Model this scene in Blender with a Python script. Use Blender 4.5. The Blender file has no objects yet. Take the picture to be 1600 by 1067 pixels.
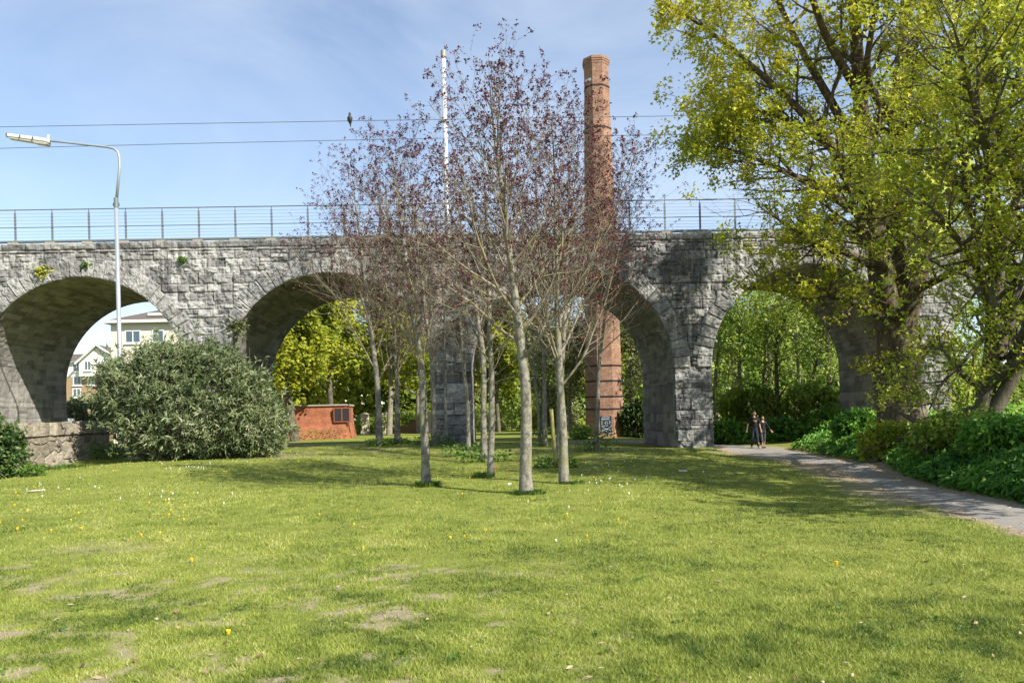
import bpy, math
import numpy as np
from mathutils import Matrix, Vector

SC = bpy.context.scene
COL = SC.collection
R = math.radians

# ---------------------------------------------------------------- camera
F, CX, CY = 1200.0, 800.0, 652.0          # focal length and principal point in photo pixels
ROLL, YAW, EYE = 0.0236, 0.0292, 1.65
RIGHT = np.array([math.cos(YAW), -math.sin(YAW), 0.0])
FWD = np.array([math.sin(YAW), math.cos(YAW), 0.0])
UP = np.array([0.0, 0.0, 1.0])
ORG = np.array([0.0, 0.0, EYE])
camd = bpy.data.cameras.new('camera')
cam = bpy.data.objects.new('camera', camd)
COL.objects.link(cam)
ix = math.cos(ROLL) * RIGHT - math.sin(ROLL) * UP
iy = math.sin(ROLL) * RIGHT + math.cos(ROLL) * UP
mw = Matrix.Identity(4)
for r_ in range(3):
    mw[r_][0], mw[r_][1], mw[r_][2], mw[r_][3] = ix[r_], iy[r_], -FWD[r_], ORG[r_]
cam.matrix_world = mw
camd.sensor_width = 36.0
camd.lens = 27.0
camd.shift_y = (CY - 533.5) / 1600.0
camd.clip_start = 0.1
camd.clip_end = 3000.0
SC.camera = cam

# ---------------------------------------------------------------- light and exposure
SUN_EL, SUN_AZ = R(40.0), R(131.5)        # azimuth clockwise from +Y
SUNV = np.array([math.sin(SUN_AZ) * math.cos(SUN_EL), math.cos(SUN_AZ) * math.cos(SUN_EL), math.sin(SUN_EL)])
sl = bpy.data.lights.new('sun', 'SUN')
sl.energy = 5.0
sl.angle = R(0.53)
sl.color = (1.0, 0.945, 0.86)
so = bpy.data.objects.new('sun', sl)
COL.objects.link(so)
so.rotation_euler = Vector(SUNV).to_track_quat('Z', 'Y').to_euler()

world = bpy.data.worlds.new('World')
SC.world = world
world.use_nodes = True
nt = world.node_tree
nt.nodes.clear()
wo = nt.nodes.new('ShaderNodeOutputWorld')
bg = nt.nodes.new('ShaderNodeBackground')
sky = nt.nodes.new('ShaderNodeTexSky')
sky.sky_type = 'NISHITA'
sky.sun_disc = False
sky.sun_elevation = SUN_EL
sky.sun_rotation = SUN_AZ
sky.altitude = 20
sky.air_density = 1.0
sky.dust_density = 0.3
sky.ozone_density = 2.0
tc = nt.nodes.new('ShaderNodeTexCoord')
mp = nt.nodes.new('ShaderNodeMapping')
mp.inputs['Rotation'].default_value = (0.0, 0.35, 0.6)
mp.inputs['Scale'].default_value = (1.3, 1.6, 3.4)
nz = nt.nodes.new('ShaderNodeTexNoise')
nz.inputs['Scale'].default_value = 1.15
nz.inputs['Detail'].default_value = 7.0
nz.inputs['Roughness'].default_value = 0.58
nz.inputs['Distortion'].default_value = 0.7
cr = nt.nodes.new('ShaderNodeMapRange')
cr.inputs['From Min'].default_value = 0.40
cr.inputs['From Max'].default_value = 0.78
cr.inputs['To Min'].default_value = 0.10
cr.inputs['To Max'].default_value = 0.50
mx = nt.nodes.new('ShaderNodeMix')
mx.data_type = 'RGBA'
mx.inputs['B'].default_value = (5.0, 5.5, 6.2, 1.0)    # thin high cloud
nt.links.new(tc.outputs['Generated'], mp.inputs['Vector'])
nt.links.new(mp.outputs['Vector'], nz.inputs['Vector'])
nt.links.new(nz.outputs['Fac'], cr.inputs['Value'])
nt.links.new(cr.outputs['Result'], mx.inputs['Factor'])
nt.links.new(sky.outputs['Color'], mx.inputs['A'])
nt.links.new(mx.outputs['Result'], bg.inputs['Color'])
nt.links.new(bg.outputs['Background'], wo.inputs['Surface'])
bg.inputs['Strength'].default_value = 0.112
SC.view_settings.view_transform = 'Standard'
SC.view_settings.look = 'None'
SC.view_settings.exposure = 0.85
SC.view_settings.gamma = 1.0
SC.cycles.max_bounces = 6
SC.cycles.transparent_max_bounces = 6

# ---------------------------------------------------------------- picture <-> place
def ray(px, py):
    dx, dy = px - CX, CY - py
    u = dx * math.cos(ROLL) + dy * math.sin(ROLL)
    v = -dx * math.sin(ROLL) + dy * math.cos(ROLL)
    return u / F * RIGHT + FWD + v / F * UP

def at(px, py, depth):
    return ORG + ray(px, py) * depth

def at_y(px, py, y):
    d = ray(px, py)
    return ORG + d * (y / d[1])

def at_z(px, py, z):
    d = ray(px, py)
    return ORG + d * ((z - EYE) / d[2])

_ctrl = [(800, 1067, 0), (100, 1067, 0), (1500, 1067, 0), (822, 772, .08), (665, 760, .12), (882, 755, .1), (766, 745, .15),
         (757, 722, .25), (730, 712, .3), (676, 696, .5), (710, 693, .45), (592, 697, .52), (620, 694, .54),
         (850, 697, .42), (868, 730, .15), (930, 705, .3), (1083, 698, .0), (1185, 705, -.2), (1250, 712, -.2),
         (1600, 835, 0), (1300, 775, -.08), (1355, 753, -.05), (600, 683, .35), (0, 770, .12), (40, 735, .2), (172, 712, .5),
         (300, 718, .42), (430, 716, .42), (945, 688, .05), (800, 681, .3), (1274, 722, -.12)]
CP = np.array([at_z(a, b, c) for a, b, c in _ctrl] +
              [(0, 0, 0), (-15, 5, .05), (15, 3, .1), (12, 14, .15), (15, 22, .35), (22, 28, .5), (26, 18, .5), (19, 37, .2), (30, 40, .5),
               (12.3, 41, -.2), (12, 47, -.1), (5, 47, .05), (-4, 47, .2), (-16, 40, .3), (-25, 36, .3), (-25, 48, .2), (-30, 70, .2),
               (0, 80, .25), (30, 60, .1), (-40, 20, .2), (40, 20, .6), (100, 50, .5), (-100, 50, .2), (0, 150, .3), (100, 200, .3),
               (-100, 200, .3), (0, -20, 0), (60, -20, .3), (-60, -20, .1)])

def terrain(x, y):
    x = np.atleast_1d(np.asarray(x, float)); y = np.atleast_1d(np.asarray(y, float))
    num = np.zeros_like(x); den = np.zeros_like(x)
    for cx, cy, cz in CP:
        w = 1.0 / ((x - cx) ** 2 + (y - cy) ** 2 + 1.5) ** 2
        num += w * cz; den += w
    return num / den

def tz(x, y):
    return float(terrain(x, y)[0])

def ground(px, py):
    d = ray(px, py)
    t = np.concatenate([np.arange(3, 60, .02), np.arange(60, 300, .25)])
    P = ORG + t[:, None] * d
    below = P[:, 2] <= terrain(P[:, 0], P[:, 1])
    i = int(np.argmax(below)) if below.any() else len(t) - 1
    p = P[i].copy(); p[2] = tz(p[0], p[1])
    return p

# ---------------------------------------------------------------- noise
def _hash(ix, iy, seed):
    n = (ix.astype(np.int64) * 374761393 + iy.astype(np.int64) * 668265263 + seed * 1274126177) & 0x7fffffff
    n = ((n ^ (n >> 13)) * 1274126177) & 0x7fffffff
    return ((n ^ (n >> 16)) & 0xffff) / 65535.0

def vnoise(x, y, seed=0):
    x0 = np.floor(x); y0 = np.floor(y)
    fx = x - x0; fy = y - y0
    fx = fx * fx * (3 - 2 * fx); fy = fy * fy * (3 - 2 * fy)
    a = _hash(x0, y0, seed); b = _hash(x0 + 1, y0, seed); c = _hash(x0, y0 + 1, seed); d = _hash(x0 + 1, y0 + 1, seed)
    return (a * (1 - fx) + b * fx) * (1 - fy) + (c * (1 - fx) + d * fx) * fy

def fbm(x, y, seed=0, octv=4, gain=.5):
    s = 0; a = 1; t = 0
    for o in range(octv):
        s = s + a * vnoise(x * 2 ** o, y * 2 ** o, seed + o * 17); t += a; a *= gain
    return s / t

# ---------------------------------------------------------------- mesh helpers
def mesh_np(name, V, faces, tone=None, smooth=False, uv=None):
    """faces: list of int arrays (n,k)"""
    me = bpy.data.meshes.new(name)
    V = np.asarray(V, np.float32)
    faces = [np.asarray(f, np.int32) for f in faces if len(f)]
    nl = sum(f.size for f in faces); npoly = sum(len(f) for f in faces)
    me.vertices.add(len(V)); me.loops.add(nl); me.polygons.add(npoly)
    me.vertices.foreach_set('co', V.ravel())
    li = np.concatenate([f.ravel() for f in faces]) if faces else np.zeros(0, np.int32)
    me.loops.foreach_set('vertex_index', li.astype(np.int32))
    tot = np.concatenate([np.full(len(f), f.shape[1], np.int32) for f in faces])
    st = np.concatenate([[0], np.cumsum(tot)[:-1]]).astype(np.int32)
    me.polygons.foreach_set('loop_start', st)
    me.polygons.foreach_set('loop_total', tot)
    me.polygons.foreach_set('use_smooth', np.full(npoly, bool(smooth)))
    if tone is not None:
        at_ = me.attributes.new('tone', 'FLOAT', 'POINT')
        at_.data.foreach_set('value', np.asarray(tone, np.float32))
    if uv is not None:
        u = me.uv_layers.new(name='UVMap')
        u.data.foreach_set('uv', np.asarray(uv, np.float32)[li].ravel())
    me.update(calc_edges=True)
    return me

def tag(o, label=None, cat=None, group=None, kind=None):
    if label: o['label'] = label
    if cat: o['category'] = cat
    if group: o['group'] = group
    if kind: o['kind'] = kind
    return o

def link(name, me, mat=None, parent=None):
    o = bpy.data.objects.new(name, me)
    COL.objects.link(o)
    if mat is not None:
        me.materials.append(mat)
    if parent is not None:
        o.parent = parent
        o.matrix_parent_inverse = parent.matrix_world.inverted() if False else Matrix.Translation(-Vector(parent.location))
    return o

def thing(name, label, cat, loc=(0, 0, 0), group=None):
    o = bpy.data.objects.new(name, None)
    COL.objects.link(o)
    o.location = Vector([float(c) for c in loc])
    o.empty_display_size = .2
    tag(o, label, cat, group)
    return o

class MB:
    def __init__(s):
        s.V = []; s.Q = []; s.T = []; s.n = 0; s.tone = []; s.P = []
    def add(s, V, Q=None, T=None, tone=.5):
        V = np.asarray(V, float).reshape(-1, 3)
        s.V.append(V)
        if Q is not None and len(Q): s.Q.append(np.asarray(Q, int) + s.n)
        if T is not None and len(T): s.T.append(np.asarray(T, int) + s.n)
        s.tone.append(np.full(len(V), tone) if np.isscalar(tone) else np.asarray(tone, float))
        s.n += len(V)
    def tube(s, pts, radii, sides=6, tone=.5, cap=False):
        pts = np.asarray(pts, float); m = len(pts)
        radii = np.full(m, radii) if np.isscalar(radii) else np.asarray(radii, float)
        tan = np.gradient(pts, axis=0)
        tan /= np.linalg.norm(tan, axis=1)[:, None] + 1e-9
        ref = np.array([0.31, 0.87, 0.2]) if abs(tan[0][2]) > .6 else np.array([0.05, 0.1, 1.0])
        a = np.cross(tan, ref); a /= np.linalg.norm(a, axis=1)[:, None] + 1e-9
        b = np.cross(tan, a)
        th = np.arange(sides) * 2 * math.pi / sides
        ring = pts[:, None, :] + radii[:, None, None] * (np.cos(th)[None, :, None] * a[:, None, :] + np.sin(th)[None, :, None] * b[:, None, :])
        i = np.arange(m - 1)[:, None] * sides; j = np.arange(sides)[None, :]; j2 = (j + 1) % sides
        Q = np.stack([i + j, i + j2, i + sides + j2, i + sides + j], -1).reshape(-1, 4)
        V = ring.reshape(-1, 3)
        if cap:
            V = np.concatenate([V, pts[:1], pts[-1:]]); c0 = m * sides; c1 = c0 + 1
            jj = np.arange(sides); jn = (jj + 1) % sides
            T = np.concatenate([np.stack([np.full(sides, c0), jn, jj], -1), np.stack([np.full(sides, c1), (m - 1) * sides + jj, (m - 1) * sides + jn], -1)])
            s.add(V, Q, T, tone)
        else:
            s.add(V, Q, None, tone)
    def box(s, lo, hi, tone=.5, rot=0, piv=None):
        x0, y0, z0 = lo; x1, y1, z1 = hi
        V = np.array([(x0, y0, z0), (x1, y0, z0), (x1, y1, z0), (x0, y1, z0), (x0, y0, z1), (x1, y0, z1), (x1, y1, z1), (x0, y1, z1)], float)
        if rot:
            p = np.array([(x0 + x1) / 2, (y0 + y1) / 2, 0]) if piv is None else np.array(piv, float)
            c, sn = math.cos(rot), math.sin(rot)
            W = V - p
            V = np.stack([W[:, 0] * c - W[:, 1] * sn, W[:, 0] * sn + W[:, 1] * c, W[:, 2]], -1) + p
        s.add(V, [(0, 3, 2, 1), (4, 5, 6, 7), (0, 1, 5, 4), (1, 2, 6, 5), (2, 3, 7, 6), (3, 0, 4, 7)], None, tone)
    def prism(s, poly, z0, z1, top=None, tone=.5):
        """poly: list of (x,y) ccw; top: optional other outline at z1"""
        n = len(poly); top = poly if top is None else top
        V = [(x, y, z0) for x, y in poly] + [(x, y, z1) for x, y in top]
        s.add(V, [(i, (i + 1) % n, n + (i + 1) % n, n + i) for i in range(n)], None, tone)
        s.P.append((s.n - 2 * n, n, s.n - n))
    def build(s, name, mat, parent=None, smooth=False, bevel=0, uv=None):
        V = np.concatenate(s.V)
        fs = []
        if s.Q: fs.append(np.concatenate(s.Q))
        if s.T: fs.append(np.concatenate(s.T))
        for a, n, b in s.P:
            fs.append(np.array([[a + n - 1 - i for i in range(n)]])); fs.append(np.array([[b + i for i in range(n)]]))
        me = mesh_np(name, V, fs, np.concatenate(s.tone), smooth, uv)
        o = link(name, me, mat, parent)
        if bevel:
            m = o.modifiers.new('bevel', 'BEVEL'); m.width = bevel; m.segments = 2; m.limit_method = 'ANGLE'
        return o

# ---------------------------------------------------------------- materials
def newmat(name):
    m = bpy.data.materials.new(name); m.use_nodes = True
    n = m.node_tree; n.nodes.clear()
    out = n.nodes.new('ShaderNodeOutputMaterial')
    return m, n, out

def ramp(n, cols, pos=None):
    r = n.nodes.new('ShaderNodeValToRGB')
    el = r.color_ramp.elements
    pos = pos or [i / (len(cols) - 1) for i in range(len(cols))]
    while len(el) < len(cols): el.new(.5)
    for e, c, p in zip(el, cols, pos):
        e.position = p; e.color = (*c, 1)
    return r

def noise(n, scale, detail=4, rough=.55, vec=None, stretch=None):
    t = n.nodes.new('ShaderNodeTexNoise')
    t.inputs['Scale'].default_value = scale; t.inputs['Detail'].default_value = detail; t.inputs['Roughness'].default_value = rough
    tcn = n.nodes.new('ShaderNodeTexCoord')
    src = tcn.outputs['Object'] if vec is None else vec
    if stretch:
        mpn = n.nodes.new('ShaderNodeMapping'); mpn.inputs['Scale'].default_value = stretch
        n.links.new(src, mpn.inputs['Vector']); src = mpn.outputs['Vector']
    n.links.new(src, t.inputs['Vector'])
    return t.outputs['Fac']

def attr(n, name='tone'):
    a = n.nodes.new('ShaderNodeAttribute'); a.attribute_name = name
    return a.outputs['Fac']

def math_(n, op, a, b=None, clamp=False):
    m = n.nodes.new('ShaderNodeMath'); m.operation = op; m.use_clamp = clamp
    for i, v in enumerate((a, b)):
        if v is None: continue
        if isinstance(v, (int, float)): m.inputs[i].default_value = v
        else: n.links.new(v, m.inputs[i])
    return m.outputs[0]

def maprange(n, v, a, b, c=0., d=1.):
    m = n.nodes.new('ShaderNodeMapRange')
    n.links.new(v, m.inputs['Value'])
    for k, x in zip(('From Min', 'From Max', 'To Min', 'To Max'), (a, b, c, d)): m.inputs[k].default_value = x
    return m.outputs['Result']

def mix(n, fac, a, b, mode='MIX'):
    m = n.nodes.new('ShaderNodeMix'); m.data_type = 'RGBA'; m.blend_type = mode
    if isinstance(fac, (int, float)): m.inputs['Factor'].default_value = fac
    else: n.links.new(fac, m.inputs['Factor'])
    for k, v in (('A', a), ('B', b)):
        if isinstance(v, tuple): m.inputs[k].default_value = (*v, 1)
        else: n.links.new(v, m.inputs[k])
    return m.outputs['Result']

def principled(n, out, col, rough=.8, metal=0., bump=None, bstr=.3, bdist=.02, spec=.3):
    p = n.nodes.new('ShaderNodeBsdfPrincipled')
    if isinstance(col, tuple): p.inputs['Base Color'].default_value = (*col, 1)
    else: n.links.new(col, p.inputs['Base Color'])
    p.inputs['Roughness'].default_value = rough; p.inputs['Metallic'].default_value = metal
    p.inputs['Specular IOR Level'].default_value = spec
    if bump is not None:
        b = n.nodes.new('ShaderNodeBump'); b.inputs['Strength'].default_value = bstr; b.inputs['Distance'].default_value = bdist
        n.links.new(bump, b.inputs['Height']); n.links.new(b.outputs['Normal'], p.inputs['Normal'])
    n.links.new(p.outputs['BSDF'], out.inputs['Surface'])
    return p

def mat_plain(name, col, rough=.6, metal=0., var=.15, scale=6, bstr=.1, spec=.4):
    m, n, out = newmat(name)
    f = noise(n, scale, 5)
    c = mix(n, f, tuple(x * (1 - var) for x in col), tuple(min(1, x * (1 + var)) for x in col))
    principled(n, out, c, rough, metal, f, bstr, .01, spec)
    return m

def mat_leaf(name, cols, transl=.35, tcol=None, rough=.55, pos=None):
    m, n, out = newmat(name)
    r = ramp(n, cols, pos); n.links.new(attr(n), r.inputs['Fac'])
    p = n.nodes.new('ShaderNodeBsdfPrincipled')
    n.links.new(r.outputs['Color'], p.inputs['Base Color'])
    p.inputs['Roughness'].default_value = rough; p.inputs['Specular IOR Level'].default_value = .3
    t = n.nodes.new('ShaderNodeBsdfTranslucent')
    if tcol: n.links.new(mix(n, 1.0, r.outputs['Color'], tcol, 'MULTIPLY'), t.inputs['Color'])
    else: n.links.new(r.outputs['Color'], t.inputs['Color'])
    s = n.nodes.new('ShaderNodeMixShader'); s.inputs[0].default_value = transl
    n.links.new(p.outputs[0], s.inputs[1]); n.links.new(t.outputs[0], s.inputs[2])
    n.links.new(s.outputs[0], out.inputs['Surface'])
    return m

def mat_bark(name, c1, c2, c3, scale=5, stretch=(1, 1, .35), bstr=.5):
    m, n, out = newmat(name)
    f = noise(n, scale, 6, .65, stretch=stretch)
    g = noise(n, scale * 4.5, 4, .6, stretch=stretch)
    k = noise(n, 2.3, 3)
    c = mix(n, maprange(n, f, .35, .65), c1, c2)
    c = mix(n, maprange(n, k, .56, .66, 0, .7), c, c3)
    sp = noise(n, scale * 3.1, 3, .6)
    c = mix(n, maprange(n, sp, .56, .66, 0, .55), c, tuple(min(1, x * 1.45) for x in c2))
    c = mix(n, maprange(n, g, .58, .7, 0, .6), c, tuple(x * .6 for x in c1))
    h = math_(n, 'ADD', f, math_(n, 'MULTIPLY', g, .5))
    principled(n, out, c, .9, 0, h, bstr, .03, .15)
    return m

# ---------------------------------------------------------------- stone
def mat_stone(name, dark, mid, light, stain=1.0, streak=(.05, .05, .052)):
    m, n, out = newmat(name)
    t = attr(n)
    r = ramp(n, [dark, mid, light], [.05, .5, .95]); n.links.new(t, r.inputs['Fac'])
    f = noise(n, 1.6, 6, .6); g = noise(n, 9, 5, .65); h = noise(n, 28, 3, .6)
    c = mix(n, maprange(n, g, .3, .7, 0, .55), r.outputs['Color'], dark, 'MIX')
    c = mix(n, maprange(n, h, .5, .72, 0, .5), c, light)
    # lime runs and soot runs that follow the courses down the face
    w = noise(n, 1.0, 4, .6, stretch=(2.6, 1, .16))
    w2 = noise(n, .22, 2)
    lime = math_(n, 'MULTIPLY', maprange(n, w, .48, .62), maprange(n, w2, .42, .58))
    c = mix(n, math_(n, 'MULTIPLY', lime, .6 * stain), c, (.50, .48, .44))
    w3 = noise(n, 1.3, 5, .65, stretch=(2.2, 1, .22))
    soot = math_(n, 'MULTIPLY', maprange(n, w3, .51, .64), maprange(n, f, .40, .56))
    c = mix(n, math_(n, 'MULTIPLY', soot, .62 * stain), c, streak)
    lich = maprange(n, noise(n, 3.3, 6, .7), .62, .72, 0, .35)
    c = mix(n, lich, c, (.33, .29, .2))
    principled(n, out, c, .92, 0, math_(n, 'ADD', g, math_(n, 'MULTIPLY', h, .6)), .55, .02, .12)
    return m

M_STONE = mat_stone('limestone', (.085, .083, .082), (.25, .243, .23), (.45, .44, .41))
M_RING = mat_stone('arch limestone', (.11, .107, .102), (.265, .258, .242), (.41, .40, .375), 1.0)
M_BARREL = mat_stone('soffit limestone', (.11, .104, .096), (.24, .228, .208), (.36, .342, .31), .35)
M_CONC = mat_plain('weathered concrete', (.33, .29, .23), .9, 0, .25, 5, .3)
M_STEEL = mat_plain('galvanised steel', (.33, .36, .38), .45, .35, .15, 12, .05)
M_STEELD = mat_plain('grey green painted steel', (.15, .18, .18), .5, .2, .15, 8, .05)
M_WIRE = mat_plain('dull wire', (.16, .17, .19), .5, .5, .1, 9, 0)

M_POST = mat_plain('weathered post steel', (.17, .19, .19), .6, .2, .2, 9, .05)

Y0, DEPTH = 37.0, 7.6
ZS, RA, ZTOP = 3.85, 4.9, 10.42
PERIOD = 11.65
CENT = [-7.575 + PERIOD * k for k in range(-2, 4)]          # arch centres
XL, XR = -36.5, 38.5

def blocks(u, v, vb, rng, lmin, lmax, split=.3):
    """coursed masonry over (u,v): returns block id hash tone, joint distance, per block random"""
    ci = np.clip(np.searchsorted(vb, v) - 1, 0, len(vb) - 2)
    d = np.full(u.shape, 9.0); tone = np.zeros_like(u); pro = np.zeros_like(u); tu = np.zeros_like(u); tv = np.zeros_like(u)
    for c in range(len(vb) - 1):
        msk = ci == c
        if not msk.any(): continue
        uu = u[msk]; vv = v[msk]
        h = vb[c + 1] - vb[c]
        L = rng.uniform(lmin, lmax, int((u.max() - u.min() + 4) / lmin) + 4) * (.55 + h * 1.3)
        j = u.min() - 1 + np.concatenate([[0], np.cumsum(L)])
        bi = np.clip(np.searchsorted(j, uu) - 1, 0, len(j) - 2)
        du = np.minimum(uu - j[bi], j[bi + 1] - uu)
        sp = rng.random(len(j)) < split
        cut = vb[c] + h * rng.uniform(.38, .62, len(j))
        up = (vv > cut[bi]) & sp[bi]
        dv = np.minimum(vv - vb[c], vb[c + 1] - vv)
        dv = np.where(sp[bi], np.minimum(dv, np.abs(vv - cut[bi])), dv)
        d[msk] = np.minimum(du, dv)
        k = bi * 2 + up
        nb = len(j) * 2 + 2
        tone[msk] = rng.random(nb)[k]; pro[msk] = rng.random(nb)[k]
        tu[msk] = (rng.random(nb)[k] - .5) * (uu - (j[bi] + j[bi + 1]) / 2)
        tv[msk] = (rng.random(nb)[k] - .5) * (vv - (vb[c] + vb[c + 1]) / 2)
    return d, tone, pro, tu, tv

def rockface(u, v, d, pro, tu, tv, seed, amp=1.0):
    e = np.clip(d / .05, 0, 1); e = e * (2 - e)
    big = fbm(u * 4.5, v * 4.5, seed, 4, .55) - .5
    rid = np.abs(fbm(u * 7 + 31, v * 7, seed + 5, 3, .5) - .5)
    return amp * (e * (.03 + .034 * pro + .15 * tu + .07 * tv + .115 * big - .09 * rid) - .012 * (1 - e))

via = thing('viaduct', 'long grey rock-faced limestone viaduct of round arches crossing behind the young trees', 'viaduct', (CENT[2], Y0, 0))
rng = np.random.default_rng(11)

def course_bounds():
    z = -.7; b = [z]
    while z < ZTOP - .4:
        h = rng.uniform(.46, .6) if z < 3.4 else (rng.uniform(.34, .46) if z < 6.6 else rng.uniform(.31, .46))
        z += h; b.append(z)
    b[-1] = ZTOP - .34
    if b[-1] <= b[-2] + .1: b.pop(-2)
    return np.array(b)
VB = course_bounds()

def wall_front():
    st = .058
    xs = np.arange(XL, XR, st); zs = np.arange(-.7, ZTOP - .34 + 1e-6, st)
    zs[-1] = ZTOP - .34
    for c in CENT:                                   # snap grid lines to the jambs
        for e in (c - RA, c + RA):
            xs[np.argmin(np.abs(xs - e))] = e
    X, Z = np.meshgrid(xs, zs)
    u, v = X.ravel(), Z.ravel()
    d, tone, pro, tu, tv = blocks(u, v, VB, rng, .42, .92, .22)
    jam = np.min([np.abs(np.abs(u - c) - RA) for c in CENT], axis=0)
    d = np.where(v < ZS + .1, np.minimum(d, jam), d)
    h = rockface(u, v, d, pro, tu, tv, 3, 1.6)
    h = np.where((v < ZS + .1) & (jam < .05), np.minimum(h, .01), h)
    bat = np.clip((ZS - v) / 4.5, 0, 1) * .16         # slight batter of the piers
    V = np.stack([u, Y0 - h - bat, v], -1)
    tone = np.clip(.5 + (tone - .5) * 1.0 + (d < .014) * -.28 + (fbm(u * .5, v * .5, 8) - .5) * .5, 0, 1)
    tone = np.clip(tone - .33 * np.clip((u - 2.5) / 5, 0, 1) * (.5 + fbm(u * .7, v * .35, 19, 3)), 0, 1)   # sooty eastern bays
    nx, nz_ = len(xs), len(zs)
    i = np.arange(nz_ - 1)[:, None] * nx + np.arange(nx - 1)[None, :]
    Q = np.stack([i, i + 1, i + nx + 1, i + nx], -1).reshape(-1, 4)
    mxc = (u[Q[:, 0]] + u[Q[:, 1]]) / 2; mzc = (v[Q[:, 0]] + v[Q[:, 2]]) / 2
    keep = np.ones(len(Q), bool)
    for c in CENT:
        ins = np.where(mzc > ZS, (mxc - c) ** 2 + (mzc - ZS) ** 2 < (RA + .3) ** 2, np.abs(mxc - c) < RA)
        keep &= ~ins
    me = mesh_np('front_wall', V, [Q[keep]], tone, False)
    return link('front_wall', me, M_STONE, via)
wall_front()

def ring(c, seed):
    r_ = np.random.default_rng(seed)
    n = 33; per = 12
    w = r_.uniform(.8, 1.2, n); te = np.concatenate([[0], np.cumsum(w)]) / w.sum() * math.pi
    thick = r_.uniform(.66, .95, n)
    th = []; bi = []
    for k in range(n):
        th += list(np.linspace(te[k] + .0007, te[k + 1] - .0007, per)); bi += [k] * per
    th = np.array(th); bi = np.array(bi)
    m = 15
    s = np.linspace(0, 1, m)
    TH, S = np.meshgrid(th, s); BI = np.tile(bi, (m, 1))
    rr = RA + S * thick[BI]
    dj = np.minimum(TH - te[BI], te[BI + 1] - TH) * rr
    d = np.minimum(dj, np.minimum(S, 1 - S) * thick[BI] + .012)
    pro = r_.random(n)[BI]; tu = (r_.random(n)[BI] - .5) * (TH - (te[BI] + te[BI + 1]) / 2) * 5; tv = (r_.random(n)[BI] - .5) * (S - .5)
    X = c + rr * np.cos(TH); Z = ZS + rr * np.sin(TH)
    h = .1 + rockface(X, Z, d, pro, tu, tv, seed, 1.25)
    # skirts: back to the wall plane at both radii
    Y = Y0 - h
    G = [np.stack([X[0], np.full(len(th), Y0 + .06), Z[0]], -1)] + [np.stack([X[k], Y[k], Z[k]], -1) for k in range(m)] + [np.stack([X[-1], np.full(len(th), Y0 + .1), Z[-1]], -1)]
    G = np.array(G); mm = m + 2
    tone = np.clip(np.concatenate([r_.random(n)[bi][None]] * mm) * .8 + .15 - (np.concatenate([d[:1], d, d[-1:]]) < .016) * .25, 0, 1)
    nc = len(th)
    i = np.arange(mm - 1)[:, None] * nc + np.arange(nc - 1)[None, :]
    Q = np.stack([i, i + nc, i + nc + 1, i + 1], -1).reshape(-1, 4)
    me = mesh_np('arch_ring', G.reshape(-1, 3), [Q], tone.ravel(), False)
    link('arch_ring', me, M_RING, via)

def barrel(c, seed):
    r_ = np.random.default_rng(seed)
    st = .09
    zz = np.arange(-.7, ZS, st); arc = np.linspace(0, math.pi, int(math.pi * RA / st))
    P = np.concatenate([np.stack([np.full(len(zz), -RA), zz], -1), np.stack([-RA * np.cos(arc), ZS + RA * np.sin(arc)], -1), np.stack([np.full(len(zz), RA), zz[::-1]], -1)])
    N = np.concatenate([np.tile([1., 0], (len(zz), 1)), np.stack([np.cos(arc), -np.sin(arc)], -1), np.tile([-1., 0], (len(zz), 1))])
    sl_ = np.concatenate([[0], np.cumsum(np.linalg.norm(np.diff(P, axis=0), axis=1))])
    ys = np.arange(Y0 + .0, Y0 + DEPTH + .01, st)
    U, Vv = np.meshgrid(ys, sl_)
    b = [0.]
    while b[-1] < sl_[-1]:
        mid = .46 if (b[-1] < 3.4 or b[-1] > sl_[-1] - 3.9) else .25
        b.append(b[-1] + mid * r_.uniform(.85, 1.15))
    d, tone, pro, tu, tv = blocks(U.ravel(), Vv.ravel(), np.array(b), r_, .55, 1.15, .1)
    h = rockface(U.ravel(), Vv.ravel(), d, pro, tu, tv, seed, .55).reshape(U.shape)
    h = np.minimum(h, .03) - .012
    h[:, :2] = -.02
    bat = np.clip((ZS - P[:, 1]) / 4.5, 0, 1)[:, None] * .16 * np.clip(1 - (U - Y0) / .6, 0, 1)
    V = np.stack([c + P[:, 0][:, None] + N[:, 0][:, None] * h, U - bat, P[:, 1][:, None] + N[:, 1][:, None] * h], -1)
    tone = np.clip(tone * .8 + .1 - (d < .02) * .25, 0, 1)
    nc = len(ys)
    i = np.arange(len(P) - 1)[:, None] * nc + np.arange(nc - 1)[None, :]
    Q = np.stack([i, i + 1, i + nc + 1, i + nc], -1).reshape(-1, 4)
    me = mesh_np('arch_barrel', V.reshape(-1, 3), [Q], tone, False)
    link('arch_barrel', me, M_BARREL, via)

for k, c in enumerate(CENT):
    ring(c, 40 + k)
    barrel(c, 60 + k)

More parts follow.
